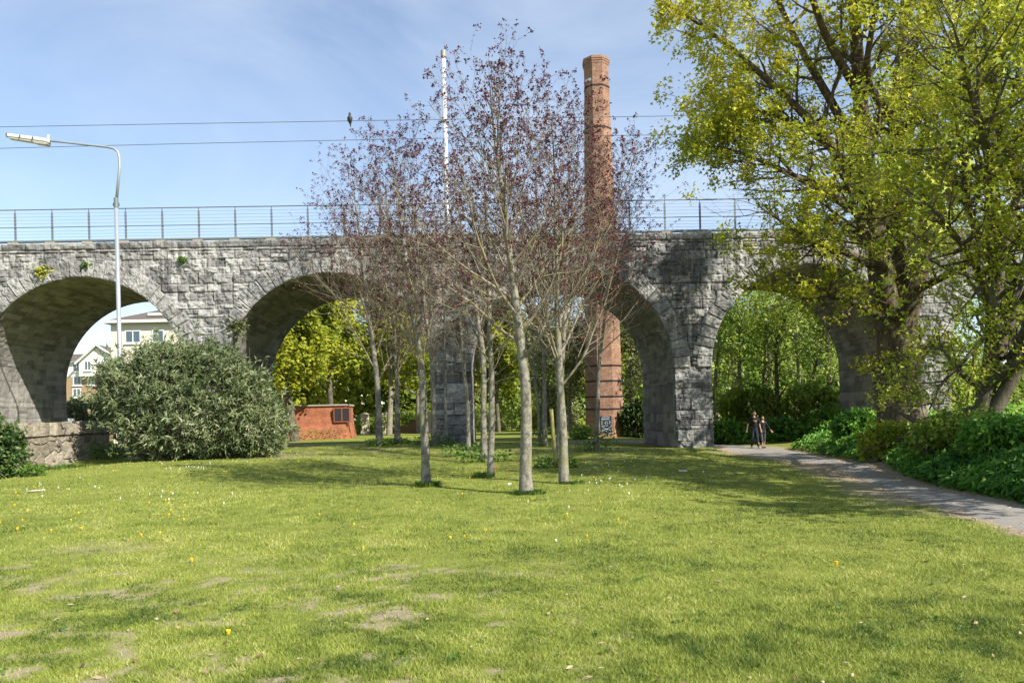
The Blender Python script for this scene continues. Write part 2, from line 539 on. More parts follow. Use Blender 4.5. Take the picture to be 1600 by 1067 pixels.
def wall_back():
    mb = MB()
    y = Y0 + DEPTH
    for k, c in enumerate(CENT):
        a = np.linspace(math.pi, 0, 40)
        arcp = [(c + RA * math.cos(t), ZS + RA * math.sin(t)) for t in a]
        for (xa, za), (xb, zb) in zip(arcp[:-1], arcp[1:]):
            mb.add([(xa, y, za), (xb, y, zb), (xb, y, ZTOP), (xa, y, ZTOP)], [(3, 2, 1, 0)])
    edges = [XL] + sum([[c - RA, c + RA] for c in CENT], []) + [XR]
    for k in range(0, len(edges), 2):
        mb.add([(edges[k], y, -.7), (edges[k + 1], y, -.7), (edges[k + 1], y, ZTOP), (edges[k], y, ZTOP)], [(3, 2, 1, 0)])
    mb.build('back_wall', M_STONE, via)
    mb = MB()
    mb.add([(XL, Y0 + .5, 9.5), (XR, Y0 + .5, 9.5), (XR, Y0 + DEPTH, 9.5), (XL, Y0 + DEPTH, 9.5)], [(0, 1, 2, 3)])
    mb.add([(XL, Y0 + .5, 9.5), (XR, Y0 + .5, 9.5), (XR, Y0 + .5, ZTOP - .1), (XL, Y0 + .5, ZTOP - .1)], [(3, 2, 1, 0)])
    for x in (XL, XR):
        mb.add([(x, Y0, -.7), (x, Y0 + DEPTH, -.7), (x, Y0 + DEPTH, ZTOP - .1), (x, Y0, ZTOP - .1)], [(0, 1, 2, 3)])
    mb.build('track_deck', M_CONC, via)
wall_back()

def coping():
    r_ = np.random.default_rng(5)
    st = .05
    xs = np.arange(XL, XR, st)
    j = XL + np.concatenate([[-.2], np.cumsum(r_.uniform(.7, 1.7, 120))])
    bi = np.clip(np.searchsorted(j, xs) - 1, 0, 118)
    dj = np.minimum(xs - j[bi], j[bi + 1] - xs)
    prof = [(-.0, -.345), (.05, -.3), (.07, -.2), (.075, -.1), (.05, -.03), (.0, -.0), (-.3, .01), (-.5, .0), (-.52, -.2)]
    V = []; tone = []
    hb = r_.uniform(-.05, .03, 121)[bi]
    tb = r_.random(121)[bi]
    for k, (o, z) in enumerate(prof):
        e = np.clip(dj / .05, 0, 1)
        nse = (fbm(xs * 5, np.full_like(xs, k * .55), 77, 4) - .5)
        out = o + (.16 * nse * e - .03 * (1 - e) + .06 * (tb - .5) if k < 6 else 0)
        zz = ZTOP + z + (hb + .08 * nse if k > 3 else 0) * np.ones_like(xs)
        V.append(np.stack([xs, Y0 - out + 0 * xs, zz], -1)); tone.append(np.clip(.1 + .5 * tb - .3 * (dj < .02), 0, 1))
    V = np.array(V); nc = len(xs)
    i = np.arange(len(prof) - 1)[:, None] * nc + np.arange(nc - 1)[None, :]
    Q = np.stack([i, i + 1, i + nc + 1, i + nc], -1).reshape(-1, 4)
    link('coping', mesh_np('coping', V.reshape(-1, 3), [Q], np.concatenate(tone)), M_STONE, via)
coping()

# ---------------------------------------------------------------- railing on top of the viaduct
rail = thing('railing', 'grey metal railing with strung wires along the top of the viaduct', 'railing', (0, Y0 + .25, ZTOP))
RX = at_y(481, 345, Y0 + .25)[0]; SP = 1.73
yr = Y0 + .25
mb = MB()
mb.box((-.045, -.02, -.02), (.045, .02, 1.42)); mb.box((-.03, -.012, 1.42), (.03, .012, 1.52)); mb.box((-.012, -.01, 1.52), (.012, .01, 1.60)); mb.box((-.09, -.06, .02), (.09, .06, .035))
post0 = None
pad0 = None
for k in range(-21, 26):
    x = RX + k * SP
    if not XL < x < XR: continue
    if post0 is None:
        post0 = mb.build('post', M_POST, None); o = post0
        pb = MB(); pb.box((-.23, -.2, -.09), (.23, .2, .02)); pad0 = pb.build('post_pad', M_CONC, None, bevel=.02); p = pad0
    else:
        o = post0.copy(); COL.objects.link(o); p = pad0.copy(); COL.objects.link(p)
    o.parent = rail; o.location = (x, 0, .02)
    p.parent = o; p.location = (0, -.08, 0)
for nm, z, r_, mt in (('top_rail', 1.64, .03, M_POST), ('middle_rail', .80, .022, M_STEELD), ('bottom_rail', .12, .07, M_STEELD)):
    mb = MB(); mb.tube([(x, yr - .03, ZTOP + z) for x in np.linspace(XL, XR, 12)], r_, 8); mb.build(nm, mt, rail, True)
for z in (.32, .46, .6, .97, 1.13, 1.29, 1.46):
    mb = MB(); mb.tube([(x, yr - .04, ZTOP + z) for x in np.linspace(XL, XR, 12)], .0055, 4); mb.build('wire', M_WIRE, rail)

# overhead line
for nm, lab, pts in (('overhead_wire', 'upper of the two thin overhead wires crossing the sky above the viaduct', [(-60, 199), (300, 195), (545, 189.5), (800, 184.5), (1100, 180.5), (1660, 174)]),
                     ('overhead_wire', 'lower of the two thin overhead wires crossing the sky above the viaduct', [(-60, 233), (300, 226.5), (545, 219), (800, 213.5), (1100, 210.5), (1660, 206)])):
    P = np.array([at_y(a, b, 41.) for a, b in pts])
    x = np.linspace(P[0, 0] - 8, P[-1, 0] + 8, 60)
    cz = np.polyfit(P[:, 0], P[:, 2], 2)
    mb = MB(); mb.tube(np.stack([x, np.full(60, 41.), np.polyval(cz, x)], -1), .017, 5)
    tag(mb.build(nm, M_WIRE), lab, 'overhead wire', 'overhead wires over the viaduct')

# ---------------------------------------------------------------- path, lawn, verge
near_px = [(1445, 785), (1355, 753), (1274, 723)]
far_px = [(1600, 792), (1490, 771), (1400, 751), (1328, 723)]
def w2(p): return (float(p[0]), float(p[1]))
gp = [w2(ground(*p)) for p in near_px]; gf = [w2(ground(*p)) for p in far_px]
pe = w2(ground(1600, 831))
NEAR = [(4.6, -2), (6.2, 6.0), pe, gp[0], gp[1], gp[2], (11.0, 33), (11.4, 37), (11.0, 42), (8.5, 45.6), (3.0, 46.3), (-5, 46.6), (-16, 47), (-30, 48)]
FAR = [(6.2, -2), (7.7, 6.0), (8.1, 9.0), gf[0], gf[1], gf[2], gf[3], (13.6, 33), (14.2, 37), (13.6, 43.5), (9.5, 47.6), (3.5, 48.3), (-5, 48.6), (-16, 49), (-30, 50)]
print('path', gp, gf)

def resample(P, n):
    P = np.array(P, float)
    for _ in range(3):                                # corner cutting
        q = [P[0]]
        for a, b in zip(P[:-1], P[1:]): q += [a * .75 + b * .25, a * .25 + b * .75]
        q.append(P[-1]); P = np.array(q)
    s = np.concatenate([[0], np.cumsum(np.linalg.norm(np.diff(P, axis=0), axis=1))])
    t = np.linspace(0, s[-1], n)
    return np.stack([np.interp(t, s, P[:, 0]), np.interp(t, s, P[:, 1])], -1)
N_, W_ = resample(NEAR, 800), resample(FAR, 800)
PATH_MID = (N_ + W_) / 2

def path_side(x, y):
    """signed distance to the path: <0 inside; second value >0 right (shrub) side"""
    P = np.stack([x, y], -1)
    best = np.full(len(x), 1e9); side = np.zeros(len(x)); half = np.zeros(len(x))
    tang = np.gradient(PATH_MID, axis=0); tang /= np.linalg.norm(tang, axis=1)[:, None]
    hw = np.linalg.norm(N_ - W_, axis=1) / 2
    for s0 in range(0, len(x), 40000):
        q = P[s0:s0 + 40000]
        d = ((q[:, None, :] - PATH_MID[None, ::5, :]) ** 2).sum(-1)
        k = d.argmin(1) * 5
        best[s0:s0 + 40000] = np.sqrt(d.min(1)) - hw[k]
        rel = q - PATH_MID[k]
        side[s0:s0 + 40000] = rel[:, 0] * tang[k, 1] - rel[:, 1] * tang[k, 0]
    return best, side

def bare_mask(x, y):
    """worn earth showing through the lawn (0..1)"""
    d, sd = path_side(x, y)
    n1 = fbm(x * 1.1, y * 1.1, 21, 4); n2 = fbm(x * 4, y * 4, 22, 3); n3 = fbm(x * 11, y * 11, 23, 3)
    verge = np.clip(1.15 - (d + (n1 - .5) * 1.3 + (n3 - .5) * .9) / .85, 0, 1) * (sd < 0) * (y < 36) * np.clip((y - 11) / 3, 0, 1)
    verge = np.maximum(verge, np.clip(1 - (d + (n1 - .5) * .5) / .25, 0, 1) * (y < 60))
    low = np.clip((10.5 - y) / 4.5, 0, 1) * np.clip((1.5 - x) / 2.5, 0, 1)
    fg = np.clip((fbm(x * 3.4 + 7, y * 4.6, 31, 4) * .5 + n2 * .25 + n3 * .3 - .612 + .075 * low) * 9, 0, .92) * np.clip(low * 2.5, 0, 1)
    spot = np.clip(1.2 - np.hypot((x + 5.2) / .9, (y - 10.4) / .55) + (n2 - .5) * 1.2, 0, 1) * .45
    spot2 = np.clip(1.1 - np.hypot((x + 5.6) / .8, (y - 8.4) / .35) + (n2 - .5) * 1.2, 0, 1) * .5
    worn = np.clip((n1 - .57) * 8, 0, 1) * np.clip((y - 24) / 4, 0, 1) * (y < 36) * .55
    return np.clip(np.maximum.reduce([verge, fg, spot, spot2, worn]), 0, 1)

def lawn_mat():
    m, n, out = newmat('mown grass and earth')
    b = attr(n, 'bare')
    a = noise(n, .35, 5, .6); c_ = noise(n, 2.2, 5, .65); e = noise(n, 30, 4, .7); k = noise(n, 110, 2, .6)
    g = mix(n, maprange(n, a, .35, .65), (.19, .215, .04), (.27, .27, .06))
    g = mix(n, maprange(n, c_, .4, .7, 0, .6), g, (.17, .23, .035))
    g = mix(n, maprange(n, e, .42, .66, 0, .8), g, (.09, .13, .018))
    g = mix(n, maprange(n, k, .5, .72, 0, .55), g, (.33, .32, .09))
    s = mix(n, maprange(n, e, .3, .7), (.27, .21, .14), (.40, .33, .235))
    s = mix(n, maprange(n, k, .5, .7, 0, .6), s, (.17, .13, .085))
    c = mix(n, b, g, s)
    principled(n, out, c, .95, 0, math_(n, 'ADD', e, k), .5, .03, .1)
    return m
M_LAWN = lawn_mat()

def asphalt():
    m, n, out = newmat('path asphalt')
    a = noise(n, .8, 5, .6); b = noise(n, 60, 3, .7); k = noise(n, 7, 4)
    c = mix(n, a, (.20, .187, .168), (.27, .255, .228))
    c = mix(n, maprange(n, b, .5, .7, 0, .6), c, (.35, .33, .30))
    c = mix(n, maprange(n, k, .52, .7, 0, .7), c, (.31, .255, .18))
    principled(n, out, c, .9, 0, b, .4, .008, .2)
    return m
M_ASPH = asphalt()

def spaced(a, b, d0, lim, grow, far):
    v = list(np.arange(a, b + 1e-6, d0)); st = d0
    while v[-1] < far: st *= grow; v.append(v[-1] + st)
    return v
xp = spaced(0, 16, .11, 16, 1.09, 400)
xs = np.array([-v for v in xp[:0:-1]] + xp)
yp = spaced(2.5, 22, .11, 22, 1.035, 700)
ys = np.array([-60, -30, -15, -8, -4, -2, 0, 1, 1.8] + yp)
X, Y = np.meshgrid(xs, ys); u, v = X.ravel(), Y.ravel()
Z = terrain(u, v) + .018 * (fbm(u * 2.3, v * 2.3, 4, 3) - .5) + .05 * (fbm(u * .45, v * .45, 6, 3) - .5)
dpath, sdp = path_side(u, v)
bare = bare_mask(u, v)
i = np.arange(len(ys) - 1)[:, None] * len(xs) + np.arange(len(xs) - 1)[None, :]
Q = np.stack([i, i + 1, i + len(xs) + 1, i + len(xs)], -1).reshape(-1, 4)
me = mesh_np('lawn', np.stack([u, v, Z], -1), [Q], None, True)
a_ = me.attributes.new('bare', 'FLOAT', 'POINT'); a_.data.foreach_set('value', bare.astype(np.float32))
tag(link('lawn', me, M_LAWN), kind='structure')

def zlawn(x, y):
    x = np.atleast_1d(x).astype(float); y = np.atleast_1d(y).astype(float)
    return terrain(x, y) + .018 * (fbm(x * 2.3, y * 2.3, 4, 3) - .5) + .05 * (fbm(x * .45, y * .45, 6, 3) - .5)

nc = 9
G = np.array([N_ * (1 - t) + W_ * t for t in np.linspace(0, 1, nc)])      # (nc,800,2)
gx, gy = G[..., 0].ravel(), G[..., 1].ravel()
edge = np.repeat([1] + [0] * (nc - 2) + [1], 800)
jit = (fbm(gx * 1.7, gy * 1.7, 91, 3) - .5) * .25 * edge
gx = gx + jit
gz = zlawn(gx, gy) + .014 - .02 * edge
i = np.arange(nc - 1)[:, None] * 800 + np.arange(799)[None, :]
Q = np.stack([i, i + 800, i + 801, i + 1], -1).reshape(-1, 4)
tag(link('path', mesh_np('path', np.stack([gx, gy, gz], -1), [Q], None, True), M_ASPH), kind='structure')

# ---------------------------------------------------------------- grass blades
def blades(x, y, h, w, rng, lean=.5):
    n = len(x)
    z = zlawn(x, y) - .006
    az = rng.uniform(0, 2 * math.pi, n); la = rng.uniform(0, 2 * math.pi, n); ll = rng.uniform(.1, lean * 1.6, n) * h
    b = np.stack([x, y, z], -1); s = np.stack([np.cos(az), np.sin(az), np.zeros(n)], -1) * (w / 2)[:, None]
    tip = b + np.stack([np.cos(la) * ll, np.sin(la) * ll, h], -1)
    V = np.stack([b - s, b + s, tip], 1).reshape(-1, 3)
    return V, np.arange(3 * n).reshape(-1, 3)

def lawn_points(rng, n, dmin, dmax):
    d = 1 / rng.uniform(1 / dmax, 1 / dmin, n)                     # even over the picture height
    x = rng.uniform(-.82, .82, n) * d + d * .03
    return x, d
M_GRASS = mat_leaf('grass blade', [(.07, .12, .02), (.232, .288, .046), (.355, .395, .076), (.48, .465, .16)], .3, pos=[0, .38, .78, 1])
def lawn_blades():
    rng = np.random.default_rng(2)
    x, y = lawn_points(rng, 620000, 3.6, 37)
    d, sd = path_side(x, y)
    bare = bare_mask(x, y)
    keep = (d > -.02) & (rng.random(len(x)) > bare * .96) & (~((sd > 0) & (d > .5) & (y < 36))) & (y < 36.8)
    x, y = x[keep], y[keep]
    bare_k = bare[keep]
    clump = fbm(x * 1.3, y * 1.3, 51, 4)
    n = len(x)
    h = (.014 + .024 * rng.random(n)) * (.45 + 1.3 * clump ** 1.3) * (1 + .025 * y)
    w = .0032 + .00085 * y
    V, T = blades(x, y, h, w * rng.uniform(.7, 1.3, n), rng, .9)
    big = fbm(x * .33, y * .33, 52, 3); fine = fbm(x * 3.6, y * 3.6, 53, 3); cl_ = np.clip((fbm(x * 6.5, y * 6.5, 59, 3) - .57) * 6, 0, 1)
    mid_ = fbm(x * .9, y * .9, 57, 4)
    tone = np.clip(.47 + 0.75 * (big - .5) + .65 * (mid_ - .5) + 1.2 * (fine - .5) - .2 * cl_ + .44 * (rng.random(n) - .5) + (rng.random(n) < .07) * .35 + .25 * bare_k, 0, 1)
    me = mesh_np('grass', V, [T], np.repeat(tone, 3))
    tag(link('grass', me, M_GRASS), kind='stuff')
lawn_blades()

# ---------------------------------------------------------------- foliage
def norm(a):
    return a / (np.linalg.norm(a, axis=-1, keepdims=True) + 1e-9)

def leaf_mesh(P, D, L, wr, rng, lobed=False, fold=.25, droop=0.):
    """P base points, D directions, L lengths -> vertices and triangles"""
    n = len(P)
    rnd = norm(rng.normal(size=(n, 3)) * .55 + SUNV * 1.1 + [0, 0, .4])
    S = norm(np.cross(D, rnd)); Nn = np.cross(S, D)
    L = L[:, None]
    D2 = norm(D + np.array([0, 0, -droop]))
    if not lobed:
        a = P + D * L * .45 + S * L * wr + Nn * L * fold * wr
        b = P + D * L * .45 - S * L * wr + Nn * L * fold * wr
        t = P + D * L * .45 + D2 * L * .55
        V = np.stack([P, a, t, b], 1).reshape(-1, 3)
        k = np.arange(n)[:, None] * 4
        T = np.concatenate([k + [0, 1, 2], k + [0, 2, 3]])
        return V, T, 4
    f = Nn * L * fold
    pts = [P, P + D * L * .30 + S * L * .50 + f * .6, P + D * L * .50 + S * L * .20, P + D * L * .40 + D2 * L * .6 - f * .5,
           P + D * L * .50 - S * L * .20, P + D * L * .30 - S * L * .50 + f * .6]
    V = np.stack(pts, 1).reshape(-1, 3)
    k = np.arange(n)[:, None] * 6
    T = np.concatenate([k + [0, 1, 2], k + [0, 2, 3], k + [0, 3, 4], k + [0, 4, 5]])
    return V, T, 6

def leaves(name, mat, parent, P, D, L, wr, rng, tone, lobed=False, fold=.25, droop=0.):
    V, T, m = leaf_mesh(P, D, L, wr, rng, lobed, fold, droop)
    me = mesh_np(name, V, [T], np.repeat(tone, m))
    return link(name, me, mat, parent)

class Br:
    __slots__ = ('p', 'r', 'l', 'L')
    def __init__(s, p, r, l):
        s.p = np.asarray(p, float); s.r = np.asarray(r, float); s.l = l
        s.L = float(np.linalg.norm(np.diff(s.p, axis=0), axis=1).sum())

def curve(rng, p0, d0, L, r0, n, wander, up, tip=.25):
    pts = [np.array(p0, float)]; d = np.array(d0, float)
    for k in range(n):
        d = d + rng.normal(size=3) * wander + np.array([0, 0, up])
        d /= np.linalg.norm(d)
        pts.append(pts[-1] + d * L / n)
    return np.array(pts), r0 * (1 - (1 - tip) * np.linspace(0, 1, n + 1) ** .9)

def sprout(rng, par, n, t0, t1, ang, lfun, rr, lvl, seg, wander, up, rmin=.004, flat=0.):
    out = []
    m = len(par.p) - 1
    ph = rng.uniform(0, 6.28)
    for k in range(n):
        t = t0 + (t1 - t0) * (k + rng.uniform(.1, .9)) / n
        x = t * m; i = min(int(x), m - 1); f = x - i
        p = par.p[i] * (1 - f) + par.p[i + 1] * f
        r = par.r[i] * (1 - f) + par.r[i + 1] * f
        tan = par.p[i + 1] - par.p[i]; tan = tan / (np.linalg.norm(tan) + 1e-9)
        a = np.cross(tan, [.3, .2, 1.] if abs(tan[2]) < .9 else [1., .2, 0]); a /= np.linalg.norm(a); b = np.cross(tan, a)
        ph += 2.4 + rng.normal() * .35
        al = R(rng.uniform(*ang))
        d = math.cos(al) * tan + math.sin(al) * (math.cos(ph) * a + math.sin(ph) * b)
        d[2] *= (1 - flat)
        d /= np.linalg.norm(d)
        L = lfun(t, rng)
        q, rad = curve(rng, p, d, L, max(rmin, r * rr), seg, wander, up)
        out.append(Br(q, rad, lvl))
    return out

def wood(name, mat, parent, brs, sides, smooth=True):
    mb = MB()
    for b in brs:
        mb.tube(b.p, b.r, sides if isinstance(sides, int) else sides[min(b.l, len(sides) - 1)])
    return mb.build(name, mat, parent, smooth)

def on_twigs(rng, brs, per, t0, spread):
    P = []; D = []
    for b in brs:
        m = len(b.p) - 1
        t = rng.uniform(t0, 1.0, per) ** .8
        x = np.clip(t * m, 0, m - 1e-4); i = x.astype(int); f = (x - i)[:, None]
        p = b.p[i] * (1 - f) + b.p[i + 1] * f
        tan = norm(b.p[i + 1] - b.p[i])
        P.append(p + rng.normal(size=(per, 3)) * spread); D.append(norm(tan * .5 + rng.normal(size=(per, 3)) * .8))
    return np.concatenate(P), np.concatenate(D)

M_BARK = mat_bark('pale maple bark', (.095, .085, .065), (.29, .27, .215), (.20, .19, .09), 9, (1, 1, .7), .5)
M_TWIG = mat_bark('maple twig bark', (.15, .125, .09), (.27, .235, .17), (.29, .24, .08), 4, (1, 1, 1), .1)
M_BARKB = mat_bark('furrowed brown bark', (.06, .043, .03), (.15, .115, .08), (.21, .18, .13), 5, (2.2, 2.2, .3), 1.0)
M_BARKD = mat_bark('dark bark', (.07, .06, .045), (.15, .13, .095), (.19, .18, .11), 5, (1, 1, .4), .6)
M_BARKG = mat_bark('grey woodland bark', (.13, .115, .085), (.28, .25, .19), (.19, .2, .1), 5, (1, 1, .4), .5)
M_RED = mat_leaf('dark red young leaf', [(.055, .014, .022), (.10, .024, .034), (.15, .04, .045), (.28, .12, .045)], .3, pos=[0, .45, .85, 1])
M_SYC = mat_leaf('yellow green leaf', [(.16, .21, .018), (.37, .40, .03), (.54, .52, .04), (.66, .57, .06)], .36, pos=[0, .35, .7, 1])
M_SYC2 = mat_leaf('fresh green leaf', [(.12, .19, .02), (.27, .35, .03), (.44, .47, .042), (.58, .55, .065)], .36)
M_LIME = mat_leaf('bright spring leaf', [(.12, .17, .014), (.27, .31, .022), (.41, .42, .03), (.52, .50, .045)], .4)
M_WOODL = mat_leaf('woodland leaf', [(.08, .15, .022), (.21, .31, .042), (.37, .46, .075), (.50, .54, .14)], .42)
M_PALE = mat_leaf('pale catkin leaf', [(.09, .11, .03), (.17, .19, .06), (.27, .28, .10), (.36, .36, .16)], .35)
M_BUDD = mat_leaf('grey green narrow leaf', [(.03, .055, .016), (.105, .145, .05), (.21, .25, .11), (.40, .42, .26)], .22)
M_IVY = mat_leaf('ivy leaf', [(.015, .035, .008), (.035, .07, .014), (.07, .12, .022), (.16, .2, .05)], .15, rough=.4)
M_NETT = mat_leaf('ground cover leaf', [(.03, .10, .016), (.10, .25, .034), (.19, .39, .05), (.36, .52, .075)], .35)
M_WEED = mat_leaf('weed leaf', [(.04, .09, .01), (.08, .16, .02), (.14, .24, .03), (.2, .3, .05)], .3)

# ---------------------------------------------------------------- the grove of young red-leaved trees
def grove_tree(label, base_px, top_px, fork_py, r0, seed, nprim=15, spread=1.0, leafy=1.0, twin=None):
    rng = np.random.default_rng(seed)
    g = ground(*base_px)
    dep = float(np.dot(g - ORG, FWD))
    top = at(top_px[0], top_px[1], dep)
    fork = at(base_px[0] + (top_px[0] - base_px[0]) * .25 * (base_px[1] - fork_py) / (base_px[1] - top_px[1]), fork_py, dep)
    H = top[2] - g[2]
    n = 14
    t = np.linspace(0, 1, n)
    hz = (fork[2] - g[2]) / H
    px = np.interp(t, [0, hz, 1], [g[0], fork[0], top[0]]); py = np.interp(t, [0, hz, 1], [g[1], g[1] + rng.normal() * .05, g[1] + rng.normal() * .3])
    wob = np.cumsum(rng.normal(size=(n, 2)) * .02 * (t > .1)[:, None], axis=0)
    pts = np.stack([px + wob[:, 0], py + wob[:, 1], g[2] - .08 + t * (H + .08)], -1)
    rad = r0 * np.interp(t, [0, .04, .12, hz, 1], [1.32, 1.08, 1.0, .86, .06])
    # finer trunk for a round, slightly knotted stem
    tt = np.linspace(0, 1, 50)
    pf = np.stack([np.interp(tt, t, pts[:, k]) for k in range(3)], -1)
    k3 = np.array([.25, .5, .25])
    for _ in range(4):
        pf[1:-1] = .25 * pf[:-2] + .5 * pf[1:-1] + .25 * pf[2:]
    rf = np.interp(tt, t, rad) * (1 + .05 * (fbm(tt * 22, tt * 0 + seed, seed, 3) - .5))
    trunk = Br(pf, rf, 0)
    rf *= .83
    T = thing('red_leaved_tree', label, 'tree', g, 'young red-leaved trees of the grove')
    Lm = (H - (fork[2] - g[2])) * .62 * spread
    def lf(tq, r): 
        q = (tq - hz) / (1 - hz)
        return Lm * (1.02 - .72 * q) * r.uniform(.72, 1.12)
    prim = sprout(rng, trunk, int(nprim * 1.45), hz * .97, .95, (28, 58), lf, .37, 1, 10, .085, .07)
    sec = []
    for b in prim:
        sec += sprout(rng, b, max(4, int(b.L * 4.1)), .12, .98, (25, 58), lambda tq, r, L=b.L: L * (.52 - .30 * tq) * r.uniform(.6, 1.3), .5, 2, 7, .11, .05, .0042)
    sec += sprout(rng, trunk, 8, .6, .99, (25, 50), lambda tq, r: Lm * .3 * r.uniform(.6, 1.2), .5, 2, 5, .08, .06, .005)
    ter = []
    for b in sec:
        ter += sprout(rng, b, max(3, int(b.L * 5.2)), .15, 1., (22, 58), lambda tq, r, L=b.L: (.12 + L * .33) * r.uniform(.5, 1.25), .6, 3, 4, .1, .04, .0034)
    tr = [trunk]
    if twin: 
        g2 = ground(*twin[0]); tp = at(twin[1][0], twin[1][1], dep)
        q = np.stack([np.linspace(g2[k], tp[k], 12) for k in range(3)], -1); q[:, 1] = g2[1]
        q[1:-1] += rng.normal(size=(10, 3)) * .03
        b2 = Br(q, np.linspace(r0 * .6, .012, 12), 0); tr.append(b2)
        p2 = sprout(rng, b2, 9, .45, .95, (30, 50), lambda tq, r: Lm * .5 * r.uniform(.6, 1.1), .5, 1, 7, .08, .06)
        for b in p2: ter += sprout(rng, b, 8, .3, 1, (25, 50), lambda tq, r: .4 * r.uniform(.5, 1.4), .5, 3, 4, .1, .04, .0034)
        prim += p2
    wood('trunk', M_BARK, T, tr, 12)
    wood('branches', M_TWIG, T, prim + sec + ter, (12, 7, 4, 3))
    tips = [b for b in ter]
    z = np.array([b.p[-1][2] for b in tips]); q = np.clip((z - fork[2]) / (top[2] - fork[2]), 0, 1)
    per = rng.random(len(tips)) < (.12 + 1.0 * q) * leafy
    tips = [b for b, k in zip(tips, per) if k]
    P, D = on_twigs(rng, tips, 7, .35, .03)
    E = np.array([b.p[-1] for b in tips]); reps = 9
    E = np.repeat(E, reps, 0); P = np.concatenate([P, E + rng.normal(size=E.shape) * .02]); D = np.concatenate([D, norm(rng.normal(size=E.shape) + [0, 0, -.15])])
    n = len(P)
    L = rng.uniform(.026, .066, n) * (.9 + .006 * dep)
    qz = np.clip((P[:, 2] - fork[2]) / (top[2] - fork[2]), 0, 1)
    tone = np.clip(rng.uniform(0, .8, n) + (rng.random(n) < .10 * (1 - qz) + .015) * .6, 0, 1)
    leaves('leaves', M_RED, T, P, D, L, .34, rng, tone, droop=.5)
    return T, g

GROVE = [
    ('thickest and nearest pale trunk in the grove, standing alone in front', (822, 772), (766, 150), 560, .145, 101, 20, 1.12, 1.0, None),
    ('left foreground tree of the grove with speckled trunk and long shadow', (666, 760), (606, 215), 588, .118, 102, 17, 1.08, .9, None),
    ('smooth trunk forking low, just right of the leaning wooden stake', (881, 755), (872, 180), 602, .125, 103, 17, 1.15, 1.0, None),
    ('slim shaded trunk touching another trunk just left of the nearest tree', (767, 745), (742, 230), 575, .10, 104, 12, .8, .55, None),
    ('greyish trunk close behind a slimmer one, left of the nearest tree', (757, 722), (705, 240), 556, .12, 105, 13, .85, .55, None),
    ('thin bent young tree with crooked stem in front of the lit stone pier', (732, 713), (700, 290), 636, .095, 106, 10, .7, .6, None),
    ('trunk standing against the left edge of the lit stone pier', (679, 696), (640, 270), 575, .15, 107, 12, .75, .55, None),
    ('slender trunk crossing the middle of the lit stone pier', (697, 694), (690, 300), 600, .10, 108, 9, .6, .5, None),
    ('leftmost tree of the grove, leaning and forked before the brick shed', (593, 697), (545, 250), 600, .17, 109, 15, .95, .55, None),
    ('second tree from the left in the grove with a low branch to the right', (621, 694), (600, 270), 612, .15, 110, 12, .8, .55, None),
    ('twin-stemmed tree behind the leaning stake with scrub at its foot', (851, 697), (842, 250), 608, .13, 111, 12, .85, .55, ((843, 697), (815, 300))),
    ('straight trunk half hidden behind the low-forking smooth trunk', (874, 724), (908, 205), 600, .13, 112, 13, .9, .55, None),
    ('rightmost tree of the grove, thin-stemmed in front of the brick chimney', (931, 704), (975, 235), 590, .105, 113, 14, 1.05, .8, None),
]
GB = []
for a in GROVE:
    T, g = grove_tree(*a)
    GB.append(g)

# ---------------------------------------------------------------- big trees on the right
def limb(pts_px, dep, doff, r0, r1, n=16, lvl=0):
    P = np.array([at(a, b, dep + o) for (a, b), o in zip(pts_px, doff)])
    s = np.linspace(0, 1, len(P)); t = np.linspace(0, 1, n)
    q = np.stack([np.interp(t, s, P[:, k]) for k in range(3)], -1)
    for _ in range(2): q[1:-1] = .25 * q[:-2] + .5 * q[1:-1] + .25 * q[2:]
    return Br(q, np.linspace(r0, r1, n), lvl)

